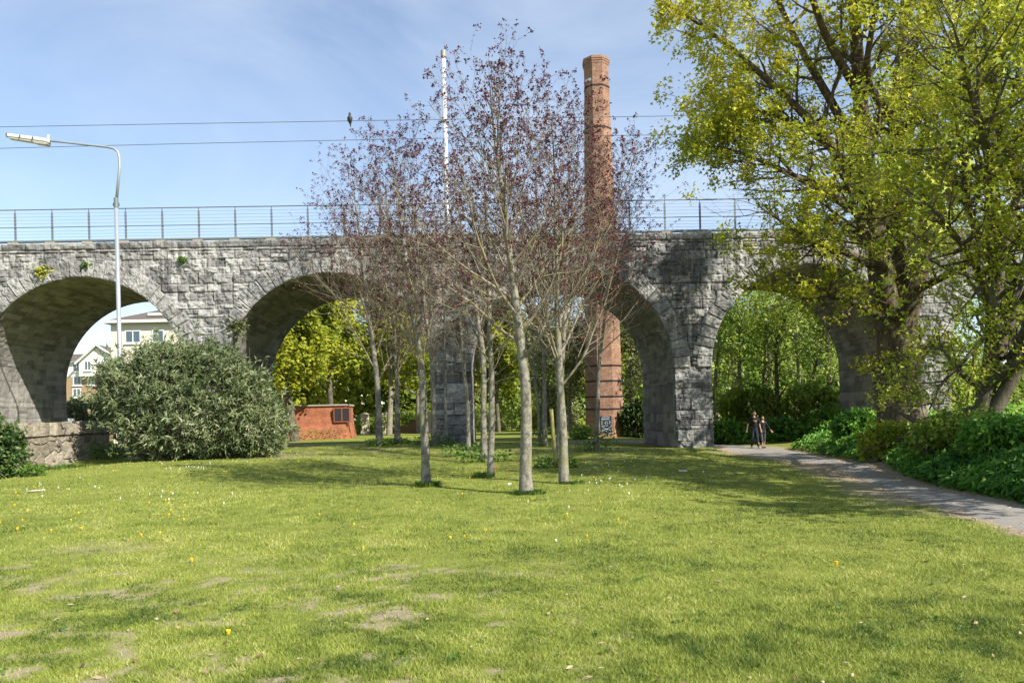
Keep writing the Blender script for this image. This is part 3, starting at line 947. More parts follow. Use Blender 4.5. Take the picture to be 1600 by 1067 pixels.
def leafy_tree(T, limbs, seed, mat, n2, l2, n3, n4, per, size, spread=.12, bark=M_BARKB, lobed=True, up=.05, toneb=0., side=(14, 8, 5, 3), zmin=None, infl=.12, thin=0.):
    rng = np.random.default_rng(seed)
    b2 = []
    for b in limbs:
        k = max(3, int(n2 * b.L / 8))
        b2 += sprout(rng, b, k, .22, 1., (30, 70), lambda t, r: l2 * (1.05 - .55 * t) * r.uniform(.5, 1.25), .5, 1, 8, .1, up, .02)
    b3 = []
    for b in b2 + [q for q in limbs if q.r[0] < .16]:
        b3 += sprout(rng, b, max(3, int(n3 * b.L / 3)), .2, 1., (28, 65), lambda t, r, L=b.L: (.35 + L * .30) * r.uniform(.6, 1.3), .5, 2, 5, .12, up * .6, .009)
    b4 = []
    for b in b3:
        b4 += sprout(rng, b, n4, .3, 1., (25, 65), lambda t, r, L=b.L: (.2 + L * .28) * r.uniform(.6, 1.3), .4, 3, 3, .12, .03, .0035)
    if zmin is not None:
        b4 = [b for b in b4 if b.p[-1][2] > zmin]; b3 = [b for b in b3 if b.p[-1][2] > zmin * .8]
    wood('trunk', bark, T, [q for q in limbs], side[0])
    wood('branches', bark, T, b2 + b3 + b4, side)
    E = np.array([b.p[-1] for b in b4])
    dens = fbm(E[:, 0] * .95 + E[:, 1] * .3, E[:, 2] * .95 + E[:, 1] * .55, seed, 3)
    C_ = np.concatenate([q.p[q.r > .09] for q in limbs if (q.r > .09).any()])
    dm = np.sqrt(np.min(((E[:, None, :] - C_[None]) ** 2).sum(-1), axis=1)) if len(E) else np.zeros(0)
    inner = np.clip((dm - .5) / 1.0, infl, 1)
    keep = rng.random(len(E)) < inner * np.clip((dens - .40) * 9, .05, 1)
    if thin: keep &= ~((E[:, 0] < 12.6) & (E[:, 2] < 9.6) & (rng.random(len(E)) < thin))
    tips = [b for b, k in zip(b4, keep) if k]
    P, D = on_twigs(rng, tips, per, .4, spread)
    D = norm(D * [1, 1, .5] + [0, 0, -.05])
    n = len(P)
    L = size * rng.uniform(.6, 1.25, n)
    cl = np.repeat(rng.normal(size=len(tips)) * .16, per)
    big = fbm(P[:, 0] * .4 + 5, P[:, 2] * .4, seed + 9, 3) - .5
    tone = np.clip(.45 + cl + rng.normal(size=n) * .13 + big * .8 + toneb, 0, 1)
    leaves('crown', mat, T, P, D, L, .36, rng, tone, lobed, .3, .25)
    return n

SY = ground(1408, 690)
DS = 27.0
base = at(1408, 660, DS)
S = thing('sycamore_tree', 'huge broad tree with furrowed brown trunk and yellow-green leaves beside the path', 'tree', (base[0], base[1], tz(base[0], base[1])))
limbs = [
    limb([(1412, 690), (1408, 640), (1404, 590), (1402, 530), (1402, 500)], DS, (0, 0, 0, 0, 0), .86, .60),
    limb([(1396, 540), (1378, 450), (1366, 350), (1352, 260), (1342, 130), (1330, -60), (1310, -200)], DS, (0, -.3, -.6, -.8, -1, -1.3, -1.5), .50, .08),
    limb([(1412, 530), (1404, 440), (1395, 330), (1398, 200), (1412, 60), (1430, -120), (1436, -240)], DS, (0, .3, .6, 1., 1.4, 1.8, 2), .46, .07),
    limb([(1408, 530), (1428, 455), (1446, 380), (1462, 290), (1500, 190), (1560, 90), (1620, -20)], DS, (0, -.2, -.5, -.8, -1.2, -2, -2.5), .40, .07),
    limb([(1366, 340), (1330, 270), (1270, 190), (1185, 112), (1110, 48), (1042, 8)], DS, (-.6, -1, -1.6, -2, -2.2, -2.4), .20, .025),
    limb([(1352, 260), (1300, 160), (1240, 60), (1190, -60), (1150, -160)], DS, (-.8, -.5, 0, .4, .6), .18, .03),
    limb([(1372, 420), (1320, 392), (1280, 386), (1230, 352), (1185, 322)], DS, (-.5, -1.1, -1.8, -2.4, -3), .15, .02),
    limb([(1366, 350), (1290, 300), (1215, 262), (1165, 242), (1125, 228)], DS, (-.6, -.8, -1.2, -1.5, -1.8), .15, .02),
    limb([(1384, 500), (1330, 470), (1300, 462), (1265, 440), (1235, 440)], DS, (-.5, -1.4, -2.2, -2.8, -3.2), .11, .015),
    limb([(1358, 300), (1290, 220), (1215, 180), (1150, 165), (1110, 182)], DS, (-.8, -.4, .3, .7, 1), .14, .02),
    limb([(1395, 330), (1440, 240), (1480, 120), (1500, -20), (1520, -150)], DS, (.6, 1.4, 2, 2.4, 3), .22, .04),
    limb([(1402, 400), (1440, 380), (1500, 300), (1580, 260), (1650, 200)], DS, (.4, 1.5, 3, 4.4, 5), .2, .03),
    limb([(1428, 455), (1480, 430), (1540, 400), (1600, 390)], DS, (-.3, -1.6, -3, -4), .16, .02),
    limb([(1345, 150), (1290, 60), (1250, -60), (1230, -150)], DS, (-1, -3, -5, -6), .16, .02),
    limb([(1398, 200), (1350, 120), (1370, 0), (1390, -120)], DS, (1, -2, -4, -5), .16, .02),
    limb([(1412, 100), (1460, 20), (1500, -80), (1540, -160)], DS, (1.4, -1.5, -3.5, -5), .16, .02),
    limb([(1404, 440), (1350, 380), (1330, 300), (1300, 250)], DS, (.3, -2.5, -4.5, -6), .15, .02),
]
print('syc leaves', leafy_tree(S, limbs, 7, M_SYC, 13, 2.6, 9, 5, 30, .14, .15, zmin=2.6, toneb=.07, thin=.6))

D2 = 20.5
base2 = at(1545, 690, D2)
G2 = thing('multi_stemmed_tree', 'many-stemmed grey leaning tree with fresh green leaves at the right edge', 'tree', (base2[0], base2[1], tz(base2[0], base2[1])))
limbs2 = [
    limb([(1520, 700), (1535, 650), (1546, 590), (1552, 520), (1556, 430), (1580, 330), (1625, 200), (1660, 60)], D2, (0, 0, 0, 0, -.2, -.4, -.8, -1), .27, .05),
    limb([(1530, 690), (1575, 600), (1612, 545), (1660, 480), (1730, 380)], D2, (0, -.3, -.6, -1, -1.6), .22, .05),
    limb([(1560, 560), (1590, 470), (1612, 370), (1640, 220), (1700, 60)], D2, (.2, .5, .8, 1, 1.2), .17, .03),
    limb([(1556, 430), (1545, 330), (1550, 200), (1570, 80), (1580, -80)], D2, (-.2, .1, .4, .6, .8), .16, .03),
    limb([(1535, 640), (1480, 650), (1430, 660), (1400, 640)], D2, (0, .5, 1.2, 2), .16, .03),
    limb([(1552, 510), (1510, 560), (1470, 600), (1452, 640)], D2, (0, -.6, -1.2, -1.4), .07, .02),
    limb([(1545, 600), (1600, 560), (1680, 560), (1760, 520)], D2, (0, -1.8, -3, -4), .14, .03),
    limb([(1556, 430), (1520, 350), (1500, 260), (1510, 180)], D2, (-.2, -1.8, -2.8, -3), .12, .02),
    limb([(1600, 300), (1560, 200), (1540, 60), (1530, -60)], D2, (-.4, -2, -3, -4), .13, .02),
    limb([(1640, 220), (1680, 60), (1690, -100), (1690, -250)], D2, (.6, 0, -1, -2), .15, .02),
    limb([(1660, 470), (1700, 330), (1760, 200), (1800, 60)], D2, (-1, -2, -3, -4), .15, .02),
    limb([(1590, 440), (1650, 380), (1720, 300), (1800, 240)], D2, (.4, 1.5, 3, 4), .13, .02),
    limb([(1556, 430), (1560, 330), (1540, 220), (1510, 120), (1490, 40)], D2, (-.2, -2, -4, -5.2, -6), .15, .02),
    limb([(1600, 300), (1640, 200), (1660, 80), (1660, -40)], D2, (-.4, -2.5, -4.5, -6), .14, .02),
    limb([(1552, 510), (1530, 420), (1480, 350), (1440, 310)], D2, (-.1, -2.2, -4, -5), .11, .02),
    limb([(1580, 560), (1640, 440), (1680, 330), (1700, 200)], D2, (0, -2.4, -4.5, -6), .13, .02),
    limb([(1600, 470), (1670, 330), (1740, 180), (1820, 60)], D2, (0, -3, -5.5, -7.5), .13, .02),
]
print('ms leaves', leafy_tree(G2, limbs2, 9, M_SYC2, 13, 2.3, 8, 5, 15, .115, .12, bark=M_BARKD, toneb=.05, zmin=1.6, infl=.45))
# neighbour whose crown reaches in above the path from the right
b3 = np.array([15.2, 9.4, 0.2])
G3 = thing('path_side_tree', 'tree just outside the right edge whose leafy crown shades the path', 'tree', b3)
def wl(pts, r0, r1, n=14):
    P = np.array(pts, float); s = np.linspace(0, 1, len(P)); t = np.linspace(0, 1, n)
    q = np.stack([np.interp(t, s, P[:, k]) for k in range(3)], -1)
    for _ in range(2): q[1:-1] = .25 * q[:-2] + .5 * q[1:-1] + .25 * q[2:]
    return Br(q, np.linspace(r0, r1, n), 0)
limbs3 = [wl([b3 + (0, 0, -.3), b3 + (0, 0, 3), b3 + (.2, .1, 7), b3 + (.1, 0, 11)], .3, .05)] + \
    [wl([b3 + (0, 0, h), b3 + (1.6 * math.cos(a), 1.6 * math.sin(a), h + 1.4), b3 + (3.5 * math.cos(a), 3.5 * math.sin(a), h + 2.2)], .14, .02) for h, a in ((2.6, .4), (2.9, 1.9), (3.2, 3.2), (3.6, 4.6), (4.6, 1.1), (5, 2.6), (5.3, 4.0), (5.6, 5.5))]
leafy_tree(G3, limbs3, 19, M_SYC2, 14, 2.4, 9, 5, 10, .17, .15, bark=M_BARKD, zmin=1.6)

# ---------------------------------------------------------------- shrubs
def lumps_points(rng, lumps, n, r0=.72):
    """points in the outer shell of a union of ellipsoids, with outward directions"""
    C = np.array([l[:3] for l in lumps]); A = np.array([l[3:6] for l in lumps])
    w = (A[:, 0] * A[:, 1] + A[:, 0] * A[:, 2] + A[:, 1] * A[:, 2]); w /= w.sum()
    k = rng.choice(len(lumps), n * 2, p=w)
    d = norm(rng.normal(size=(n * 2, 3)))
    rr = rng.uniform(r0 ** 2, 1.0, n * 2) ** .5 * (1 + .09 * rng.normal(size=n * 2))
    P = C[k] + d * A[k] * rr[:, None]
    inside = np.zeros(len(P), bool)
    for c, a in zip(C, A):
        inside |= (((P - c) / a) ** 2).sum(1) < (r0 * .85) ** 2
    P, Dd = P[~inside], norm(d[~inside] / A[k[~inside]])
    return P[:n], Dd[:n]

def whorl_shrub(T, g, lumps, n, per, L, wr, mat, seed, stem_mat, nst=160, lean=(0, 0, .6), toneb=0., keepz=.05, spikes=0, shoots=.3):
    rng = np.random.default_rng(seed)
    P, D = lumps_points(rng, lumps, n)
    ok = P[:, 2] > terrain(P[:, 0], P[:, 1]) + keepz
    P, D = P[ok], D[ok]
    A = norm(D + np.array(lean) + rng.normal(size=P.shape) * .35)
    P = P + A * (rng.random(len(P)) ** 6 * shoots)[:, None]
    mb = MB()
    for k in rng.choice(len(P), min(nst, len(P)), False):
        e = P[k]; s = g + rng.normal(size=3) * [.35, .25, 0] + [0, 0, -.05]
        m_ = (s + e) / 2 + (e - s) * [.15, .15, -.12] + rng.normal(size=3) * .12
        t = np.linspace(0, 1, 9)[:, None]
        q = s * (1 - t) ** 2 + 2 * m_ * t * (1 - t) + e * t ** 2
        mb.tube(q, np.linspace(.022, .005, 9), 4)
    for k in rng.choice(len(P), spikes, False) if spikes else ():
        q = np.array([P[k] - A[k] * .3, P[k] + A[k] * .1, P[k] + A[k] * .4 + [0, 0, .1]])
        mb.tube(q, [.008, .006, .004], 3)
    mb.build('stems', stem_mat, T, True)
    Pr = np.repeat(P, per, 0); Ar = np.repeat(A, per, 0)
    off = rng.uniform(-.16, .02, len(Pr))[:, None]
    Dl = norm(Ar * .55 + rng.normal(size=Pr.shape) * .62)
    cl = np.repeat(rng.normal(size=len(P)) * .12 + (fbm(P[:, 0] * .9, P[:, 2] * .9 + P[:, 1], seed, 3) - .5) * .6, per)
    tone = np.clip(.45 + cl + rng.normal(size=len(Pr)) * .16 + toneb, 0, 1)
    leaves('foliage', mat, T, Pr + Ar * off, Dl, L * rng.uniform(.55, 1.2, len(Pr)), wr, rng, tone, False, .3, .3)

# the big grey green bush
gb = ground(292, 719)
DB = float(np.dot(gb - ORG, FWD)) + 1.2
def lump(px, py, dd, rx, ry, rz): 
    c = at(px, py, DB + dd)
    return (*c, rx * DB / F, ry, rz * DB / F)
T = thing('butterfly_bush', 'large rounded grey-green bush hiding the foot of the viaduct pier beside the wall', 'bush', gb)
whorl_shrub(T, gb + [0, 1.4, 0], [lump(290, 632, .4, 96, 2.2, 84), lump(226, 625, .3, 58, 1.5, 58), lump(345, 634, .3, 72, 1.8, 74), lump(392, 662, 0, 46, 1.5, 48),
     lump(300, 672, -.6, 108, 1.5, 42), lump(262, 582, .5, 52, 1.4, 44), lump(186, 590, .7, 30, 1.0, 26), lump(212, 640, .4, 36, 1., 44), lump(395, 625, .8, 30, 1.1, 36), lump(248, 690, -.3, 42, 1., 28), lump(420, 682, 0, 26, .9, 30), lump(318, 572, .4, 46, 1.2, 36)],
     6400, 9, .225, .115, M_BUDD, 31, M_TWIG, 420, spikes=420, shoots=.85)

# hedge smothering the left end of the wall
gi = ground(14, 748)
DB = float(np.dot(gi - ORG, FWD)) + .9
T = thing('ivy_bush', 'dense dark ivy bush smothering the left end of the low stone wall', 'bush', gi)
whorl_shrub(T, gi + [0, .6, 0], [lump(-10, 712, 0, 36, 1.2, 50), lump(-60, 700, .2, 60, 1.5, 70), lump(8, 734, -.3, 24, .9, 30), lump(8, 692, .2, 20, .8, 24)], 3400, 5, .11, .42, M_IVY, 32, M_BARKD, 60, lean=(0, -.2, .1))

# undergrowth on the bank right of the path
def undergrowth():
    rng = np.random.default_rng(41)
    n = 300000
    d = 1 / rng.uniform(1 / 48., 1 / 9., n); x = rng.uniform(.14, .95, n) * d + d * .03
    y = d
    dist, sd = path_side(x, y)
    ok = (sd > 0) & (dist > .02) & (dist < 9) & (y < 36.3)
    x, y, dist = x[ok], y[ok], dist[ok]
    lum = fbm(x * .8, y * .8, 43, 4)
    hh = .85 * (.25 + .85 * np.clip((dist - .05) / 1.6, 0, 1) ** .7 + .035 * np.clip(dist, 0, 9)) * (.45 + 1.1 * lum)
    sel = rng.random(len(x)) < np.clip(1.15 - dist * .11, .2, 1)
    x, y, hh, dist, lum = x[sel], y[sel], hh[sel], dist[sel], lum[sel]
    m = len(x)
    z = terrain(x, y) + hh * (1 - rng.random(m) ** 2.2 * .85)
    D = norm(rng.normal(size=(m, 3)) * [1, 1, .45] + [-.3, -.35, .02])
    tone = np.clip(.38 + (fbm(x * 1.7, y * 1.7, 47, 3) - .5) * .9 + rng.normal(size=m) * .17 + (rng.random(m) < .12) * .3 + .5 * np.clip(hh - .75, 0, .5), 0, 1)
    V, Tt, k = leaf_mesh(np.stack([x, y, z], -1), D, rng.uniform(.07, .19, m) * (.85 + .012 * y), .36, rng, True, .25, .4)
    o = link('undergrowth', mesh_np('undergrowth', V, [Tt], np.repeat(tone, k)), M_NETT)
    tag(o, kind='stuff')
    print('undergrowth', m)
undergrowth()

def shrub(name, label, px, py, dep, rx, rz, n, mat, seed, L=.13, per=6, group=None, wr=.3, ry=None, base=None, bark=M_TWIG):
    rng = np.random.default_rng(seed)
    c = at(px, py, dep); s = dep / F
    g = np.array([c[0], c[1], tz(c[0], c[1])])
    RX, RZ = rx * s, rz * s
    ry = ry or RX * .8
    T = thing(name, label, 'bush', g, group)
    L_ = [(c[0], c[1], c[2], RX * .75, ry * .8, RZ * .8)]
    for k in range(6):
        a = rng.uniform(0, 6.28); 
        L_.append((c[0] + math.cos(a) * RX * .55, c[1] + math.sin(a) * ry * .5, c[2] + rng.uniform(-.5, .45) * RZ, RX * rng.uniform(.3, .5), ry * rng.uniform(.35, .5), RZ * rng.uniform(.35, .55)))
    whorl_shrub(T, g, L_, n, per, L, wr, mat, seed, bark, 60)
    return T
for a in [('elder_shrub', 'leafy elder shrub with yellowish tips spilling over the bank beside the path bend', 1395, 692, 22.5, 60, 38, 1000, M_SYC2, 51, .16),
          ('elder_shrub', 'dark leafy shrub crowding the shaded foot of the last stone pier', 1345, 680, 31, 46, 46, 1300, M_NETT, 52, .2),
          ('elder_shrub', 'sprawling shrub with pale tips under the many-stemmed tree', 1500, 676, 18.5, 92, 36, 1300, M_WOODL, 53, .13),
          ('elder_shrub', 'shady green shrub at the right edge above the bank', 1590, 694, 16, 86, 46, 1300, M_NETT, 54, .14)]:
    shrub(*a)

# ---------------------------------------------------------------- woodland seen through and beyond the arches
def back_tree(name, label, base_px, dep, top_py, crown_px, seed, mat, bark=M_BARKG, size=.34, r0=.2, nl=9, group=None, low=.25, per=13, n3=6, lean=0, n4=4, lobed=False):
    rng = np.random.default_rng(seed)
    c = at(base_px, 690, dep)
    g = np.array([c[0], c[1], tz(c[0], c[1])])
    top = at(base_px + lean, top_py, dep)
    H = top[2] - g[2]; W = crown_px * dep / F
    T = thing(name, label, 'tree', g, group)
    trunk = wl([g + (0, 0, -.2), g + ((top[0] - g[0]) * .35 + rng.normal() * .25, rng.normal() * .2, H * .35), g + ((top[0] - g[0]) * .7 + rng.normal() * .3, rng.normal() * .3, H * .7), np.array([top[0], g[1], top[2]])], r0, r0 * .12, 18)
    pr = sprout(rng, trunk, nl, low, .97, (35, 65), lambda t, r: W * (1.15 - .75 * t) * r.uniform(.65, 1.15), .55, 1, 8, .09, .05, .03)
    leafy = []
    b2 = []
    for b in pr + [trunk]:
        b2 += sprout(rng, b, max(4, int(n3 * b.L / 2.)), .25 if b is not trunk else .5, 1., (30, 70), lambda t, r, L=b.L: min(2.2, .5 + L * .28) * r.uniform(.6, 1.3), .5, 2, 5, .12, .04, .012)
    b3 = []
    for b in b2: b3 += sprout(rng, b, n4, .3, 1., (30, 70), lambda t, r: .55 * r.uniform(.5, 1.4), .5, 3, 3, .12, .0, .008)
    wood('trunk', bark, T, [trunk], 9)
    wood('branches', bark, T, pr + b2, (9, 6, 3, 3))
    P, D = on_twigs(rng, b3 + b2, per, .2, .22)
    n = len(P)
    big = fbm(P[:, 0] * .45, P[:, 2] * .45, seed, 3) - .5
    tone = np.clip(.45 + big * .9 + rng.normal(size=n) * .17, 0, 1)
    leaves('crown', mat, T, P, norm(D * [1, 1, .6]), size * rng.uniform(.5, 1.2, n), .38, rng, tone, lobed, .3, .2)
    return n
tot = 0
LG = 'bright spring trees beyond the viaduct'
for a in [('dark-trunked tree with lime-green crown spreading over the brick shed', 462, 55, 440, 125, 61, M_LIME, M_BARKD, .34, .38, 15, .18),
          ('lime-green tree rising behind the brick shed roof', 520, 66, 420, 110, 62, M_LIME, M_BARKD, .34, .28, 13, .2),
          ('lime-green tree with pale trunk seen between the two left grove trees', 608, 72, 430, 105, 63, M_LIME, M_BARKG, .34, .3, 12, .22),
          ('lime-green tree partly behind the lit stone pier', 655, 78, 430, 105, 64, M_LIME, M_BARKG, .36, .3, 12, .22),
          ('low bright tree beyond the far lawn, just right of the lit stone pier', 780, 74, 500, 80, 65, M_LIME, M_BARKD, .34, .22, 10, .2),
          ('dense lime-green tree left of the shed near the bush', 415, 68, 455, 90, 66, M_LIME, M_BARKD, .34, .28, 11, .15)]:
    tot += back_tree('lime_green_tree', a[0], *a[1:5], a[5], a[6], a[7], a[8] * .95, a[9], a[10], LG, a[11], 19, 7, -34 if a[5] == 61 else 0)
PG = 'pale trees beyond the third arch'
for a in [('pale catkin-hung tree left of the chimney', 850, 62, 500, 50, 71), ('pale loose tree just left of the brick chimney', 893, 58, 520, 40, 72), ('pale green tree just right of the brick chimney', 990, 60, 480, 46, 73),
          ('tall yellowish tree behind the brick chimney', 940, 72, 450, 62, 74)]:
    tot += back_tree('pale_tree', *a[:5], a[5], M_PALE if a[5] != 74 else M_LIME, M_BARKG, .27, .2, 11, PG, .15)
WG = 'slender woodland trees beyond the fourth arch'
for a in [('slender tree with curved dark trunk left of the couple', 1150, 50, 470, 30, 81, 14), ('pale straight trunk directly behind the walking couple', 1186, 52, 440, 36, 82, 2), ('tall pole-like trunk near the left jamb of the fourth arch', 1122, 54, 450, 30, 83, 6),
          ('forked woodland tree right of the walking couple', 1215, 49, 470, 36, 84, 24), ('thin tree in the middle of the right arch', 1240, 56, 430, 36, 85, 4), ('leaning thin trunk in the right half of the fourth arch', 1262, 53, 480, 34, 86, 30),
          ('upright thin trunk near the right jamb of the fourth arch', 1294, 51, 460, 32, 87, 0), ('taller woodland tree filling the top of the fourth arch', 1205, 66, 400, 60, 88, 0), ('taller woodland tree behind the right side of the fourth arch', 1275, 68, 410, 60, 89, 0),
          ('taller woodland tree behind the left side of the fourth arch', 1140, 70, 420, 56, 90, 0)]:
    tot += back_tree('woodland_tree', *a[:5], a[5], M_WOODL, M_BARKG if a[5] % 2 else M_BARKD, .23, .2, 10, WG, .12, 8, 6, a[6])
for a in [('distant green tree glimpsed between the big trunk and the many-stemmed tree', 1480, 70, 480, 75, 93), ('distant green tree glimpsed at the far right edge', 1575, 72, 470, 85, 94), ('distant green tree behind the big trunk', 1400, 70, 480, 50, 95)]:
    tot += back_tree('distant_tree', *a[:5], a[5], M_WOODL, M_BARKG, .34, .2, 9, 'distant trees behind the right-hand trees', .1, 7, 5)
print('back leaves', tot)
SG = 'shrubs growing beyond the arches'
for a in [('shady_shrub', 'dark shrub behind the path left of the couple', 1140, 680, 44, 36, 30, 700, M_NETT, 201), ('shady_shrub', 'dark shrub behind the path right of the couple', 1225, 678, 44, 44, 32, 900, M_NETT, 202),
          ('shady_shrub', 'dark shrub beside the right jamb of the fourth arch', 1290, 672, 43, 36, 42, 800, M_NETT, 203), ('shady_shrub', 'tall green thicket behind the walking couple', 1180, 640, 50, 60, 46, 1300, M_WOODL, 204),
          ('shady_shrub', 'tall green thicket in the right of the fourth arch', 1265, 636, 50, 56, 50, 1300, M_WOODL, 205), ('shady_shrub', 'dark evergreen shrub just right of the chimney base', 992, 660, 54, 26, 36, 800, M_IVY, 206),
          ('shady_shrub', 'pale bushy thicket left of the chimney base', 880, 640, 60, 38, 46, 1000, M_PALE, 207), ('shady_shrub', 'low green shrub at the left foot of the chimney', 905, 679, 52, 16, 10, 260, M_WOODL, 208),
          ('shady_shrub', 'dark low thicket beyond the far lawn, left of the pale bush', 820, 640, 76, 60, 40, 1100, M_WOODL, 209), ('shady_shrub', 'yellowish low bush beyond the lawn behind the stake', 850, 655, 66, 34, 26, 700, M_LIME, 210),
          ('shady_shrub', 'grey-green shrub seen past the left pier above the low wall', 135, 640, 50, 42, 26, 900, M_BUDD, 211), ('shady_shrub', 'green hedge far behind the lawn between the left grove trees', 600, 660, 82, 70, 20, 900, M_WOODL, 212),
          ('shady_shrub', 'green hedge far behind the lawn, right of the lit pier', 770, 655, 84, 60, 24, 900, M_WOODL, 213)]:
    shrub(*a[:8], a[8], a[9], .24, 5, SG, .34)

def far_wood():
    rng = np.random.default_rng(55)
    n = 90000
    px = rng.uniform(330, 1900, n); y = 88 + 26 * rng.random(n) ** 2
    x = (px - CX) / F * y + y * .03
    top = np.interp(px, [330, 420, 900, 1100, 1300, 1420, 1600, 1900], [2, 11, 12.5, 16, 16, 7.5, 5.5, 5]) * (.62 + .72 * fbm(x * .12, y * .05, 66, 4))
    z = terrain(x, y) + top * rng.random(n) ** .75
    tone = np.clip(.4 + (fbm(x * .25, z * .3, 67, 4) - .5) * 1.6 + rng.normal(size=n) * .14, 0, 1)
    P = np.stack([x, y + .25 * (z - 5), z], -1)
    for nm, msk, mt in (('lime_woodland', px < 760, M_LIME), ('distant_woodland', px >= 760, M_WOODL)):
        q = P[msk]
        V, T, k = leaf_mesh(q, norm(rng.normal(size=q.shape)), rng.uniform(.35, .95, len(q)), .4, rng)
        tag(link(nm, mesh_np(nm, V, [T], np.repeat(tone[msk], k)), mt), kind='stuff')
far_wood()

# ---------------------------------------------------------------- small plants
def tuft(name, label, g, rad, h, n, seed, mat=M_WEED, broad=False, group=None, cat='plant', w=.03):
    rng = np.random.default_rng(seed)
    a = rng.uniform(0, 6.28, n); q = rad * rng.random(n) ** .6
    x = g[0] + np.cos(a) * q; y = g[1] + np.sin(a) * q * .7
    if broad:
        z = zlawn(x, y) + rng.random(n) * h
        D = norm(np.stack([np.cos(a), np.sin(a), rng.uniform(-.2, .7, n)], -1) + rng.normal(size=(n, 3)) * .4)
        V, T, k = leaf_mesh(np.stack([x, y, z], -1), D, rng.uniform(.06, .15, n), .34, rng, False, .3, .4)
        me = mesh_np(name, V, [T], np.repeat(rng.uniform(.1, .8, n), k))
    else:
        b = np.stack([x, y, zlawn(x, y) - .01], -1)
        ll = rng.uniform(.2, 1.0, n) * h; hh = rng.uniform(.5, 1, n) * h
        o = np.stack([np.cos(a), np.sin(a), np.zeros(n)], -1); s = np.stack([-np.sin(a), np.cos(a), np.zeros(n)], -1) * w / 2
        m = b + o * (ll * .35)[:, None] + [0, 0, 1] * (hh * .75)[:, None]; t = b + o * ll[:, None] + [0, 0, 1] * (hh * .95)[:, None]
        V = np.stack([b - s, b + s, m + s * .7, m - s * .7, t], 1).reshape(-1, 3); k = np.arange(n)[:, None] * 5
        me = mesh_np(name, V, [np.concatenate([k + [0, 1, 2], k + [0, 2, 3], k + [3, 2, 4]])], np.repeat(rng.uniform(.1, .8, n), 5))
    o = link(name, me, mat)
    if broad: tag(o, kind='stuff')
    else: tag(o, label, cat, group)
TG = 'tufts around the feet of the grove trees'
M_TUFT = mat_leaf('long grass', [(.04, .10, .02), (.08, .16, .028), (.14, .22, .04), (.2, .26, .07)], .25)
tuft('grass_tuft', 'dark green spreading grass tuft at the foot of the nearest tree', GB[0] + [.05, -.1, 0], .36, .13, 300, 1, M_TUFT, group=TG)
tuft('grass_tuft', 'grass tuft round the left foreground trunk', GB[1] + [.05, -.05, 0], .32, .18, 260, 2, M_TUFT, group=TG)
tuft('grass_tuft', 'low grass tuft below the low-forking smooth trunk', GB[2] + [.2, -.1, 0], .3, .1, 180, 3, M_TUFT, group=TG)
tuft('grass_tuft', 'grass tuft at the foot of the slim shaded trunk', GB[3] + [-.2, 0, 0], .3, .22, 180, 4, M_TUFT, group=TG)
for k, (i_, lab, h) in enumerate([(8, 'leafy weeds and dandelions at the leftmost grove tree', .3), (9, 'leafy weeds at the second tree from the left', .25), (5, 'leafy weeds around the thin bent tree', .4), (10, 'scrubby growth at the foot of the twin-stemmed tree', .8),
                                 (12, 'tall leafy weeds around the rightmost grove tree', .8), (6, 'weeds along the foot of the lit stone pier beside a trunk', .4), (4, 'leafy weeds beside the greyish trunk', .35)]):
    tuft('weed_clump', lab, GB[i_], .9 if h > .3 else .6, h, 420, 20 + k, M_WEED, True, TG)
tuft('weed_clump', 'leafy weeds at the foot of the leaning stake', ground(868, 731), .6, .3, 320, 30, M_WEED, True, TG)
tuft('weed_clump', 'nettles and long grass at the right end of the low stone wall', ground(168, 716), .6, .55, 420, 33, M_WEED, True, TG)
tuft('weed_clump', 'long grass along the bottom of the low stone wall', ground(95, 732), 1.0, .2, 360, 34, M_TUFT, False, TG)
tuft('weed_clump', 'bright weeds between the ivy and the wall foot', ground(38, 744), .6, .3, 400, 35, M_WEED, True, TG)
# little plants rooted in the viaduct face
def wall_plant(label, px, py, seed, sc, mat):
    rng = np.random.default_rng(seed); c = at_y(px, py, Y0 - .1); n = int(170 * sc)
    D = norm(rng.normal(size=(n, 3)) + [0, -1.0, .5])
    P = c + rng.normal(size=(n, 3)) * [.16 * sc, .05, .13 * sc] + [0, -.05, 0]
    V, T, k = leaf_mesh(P, D, rng.uniform(.08, .2, n) * sc ** .5, .28, rng)
    tag(link('wall_plant', mesh_np('wall_plant', V, [T], np.repeat(rng.uniform(0, .9, n), k)), mat), label, 'plant', 'small plants rooted in the viaduct face')
wall_plant('leftmost olive plant growing from the viaduct stones above the first arch', 67, 424, 1, 1.05, M_SYC)
wall_plant('small green fern growing from the crown of the first arch ring', 135, 415, 2, .75, M_WEED)
wall_plant('small green plant with dark streak on the viaduct between two arches', 285, 407, 3, .7, M_WEED)
wall_plant('dry pale plant hanging low on the springing of the second arch', 372, 512, 4, 1.5, M_PALE)

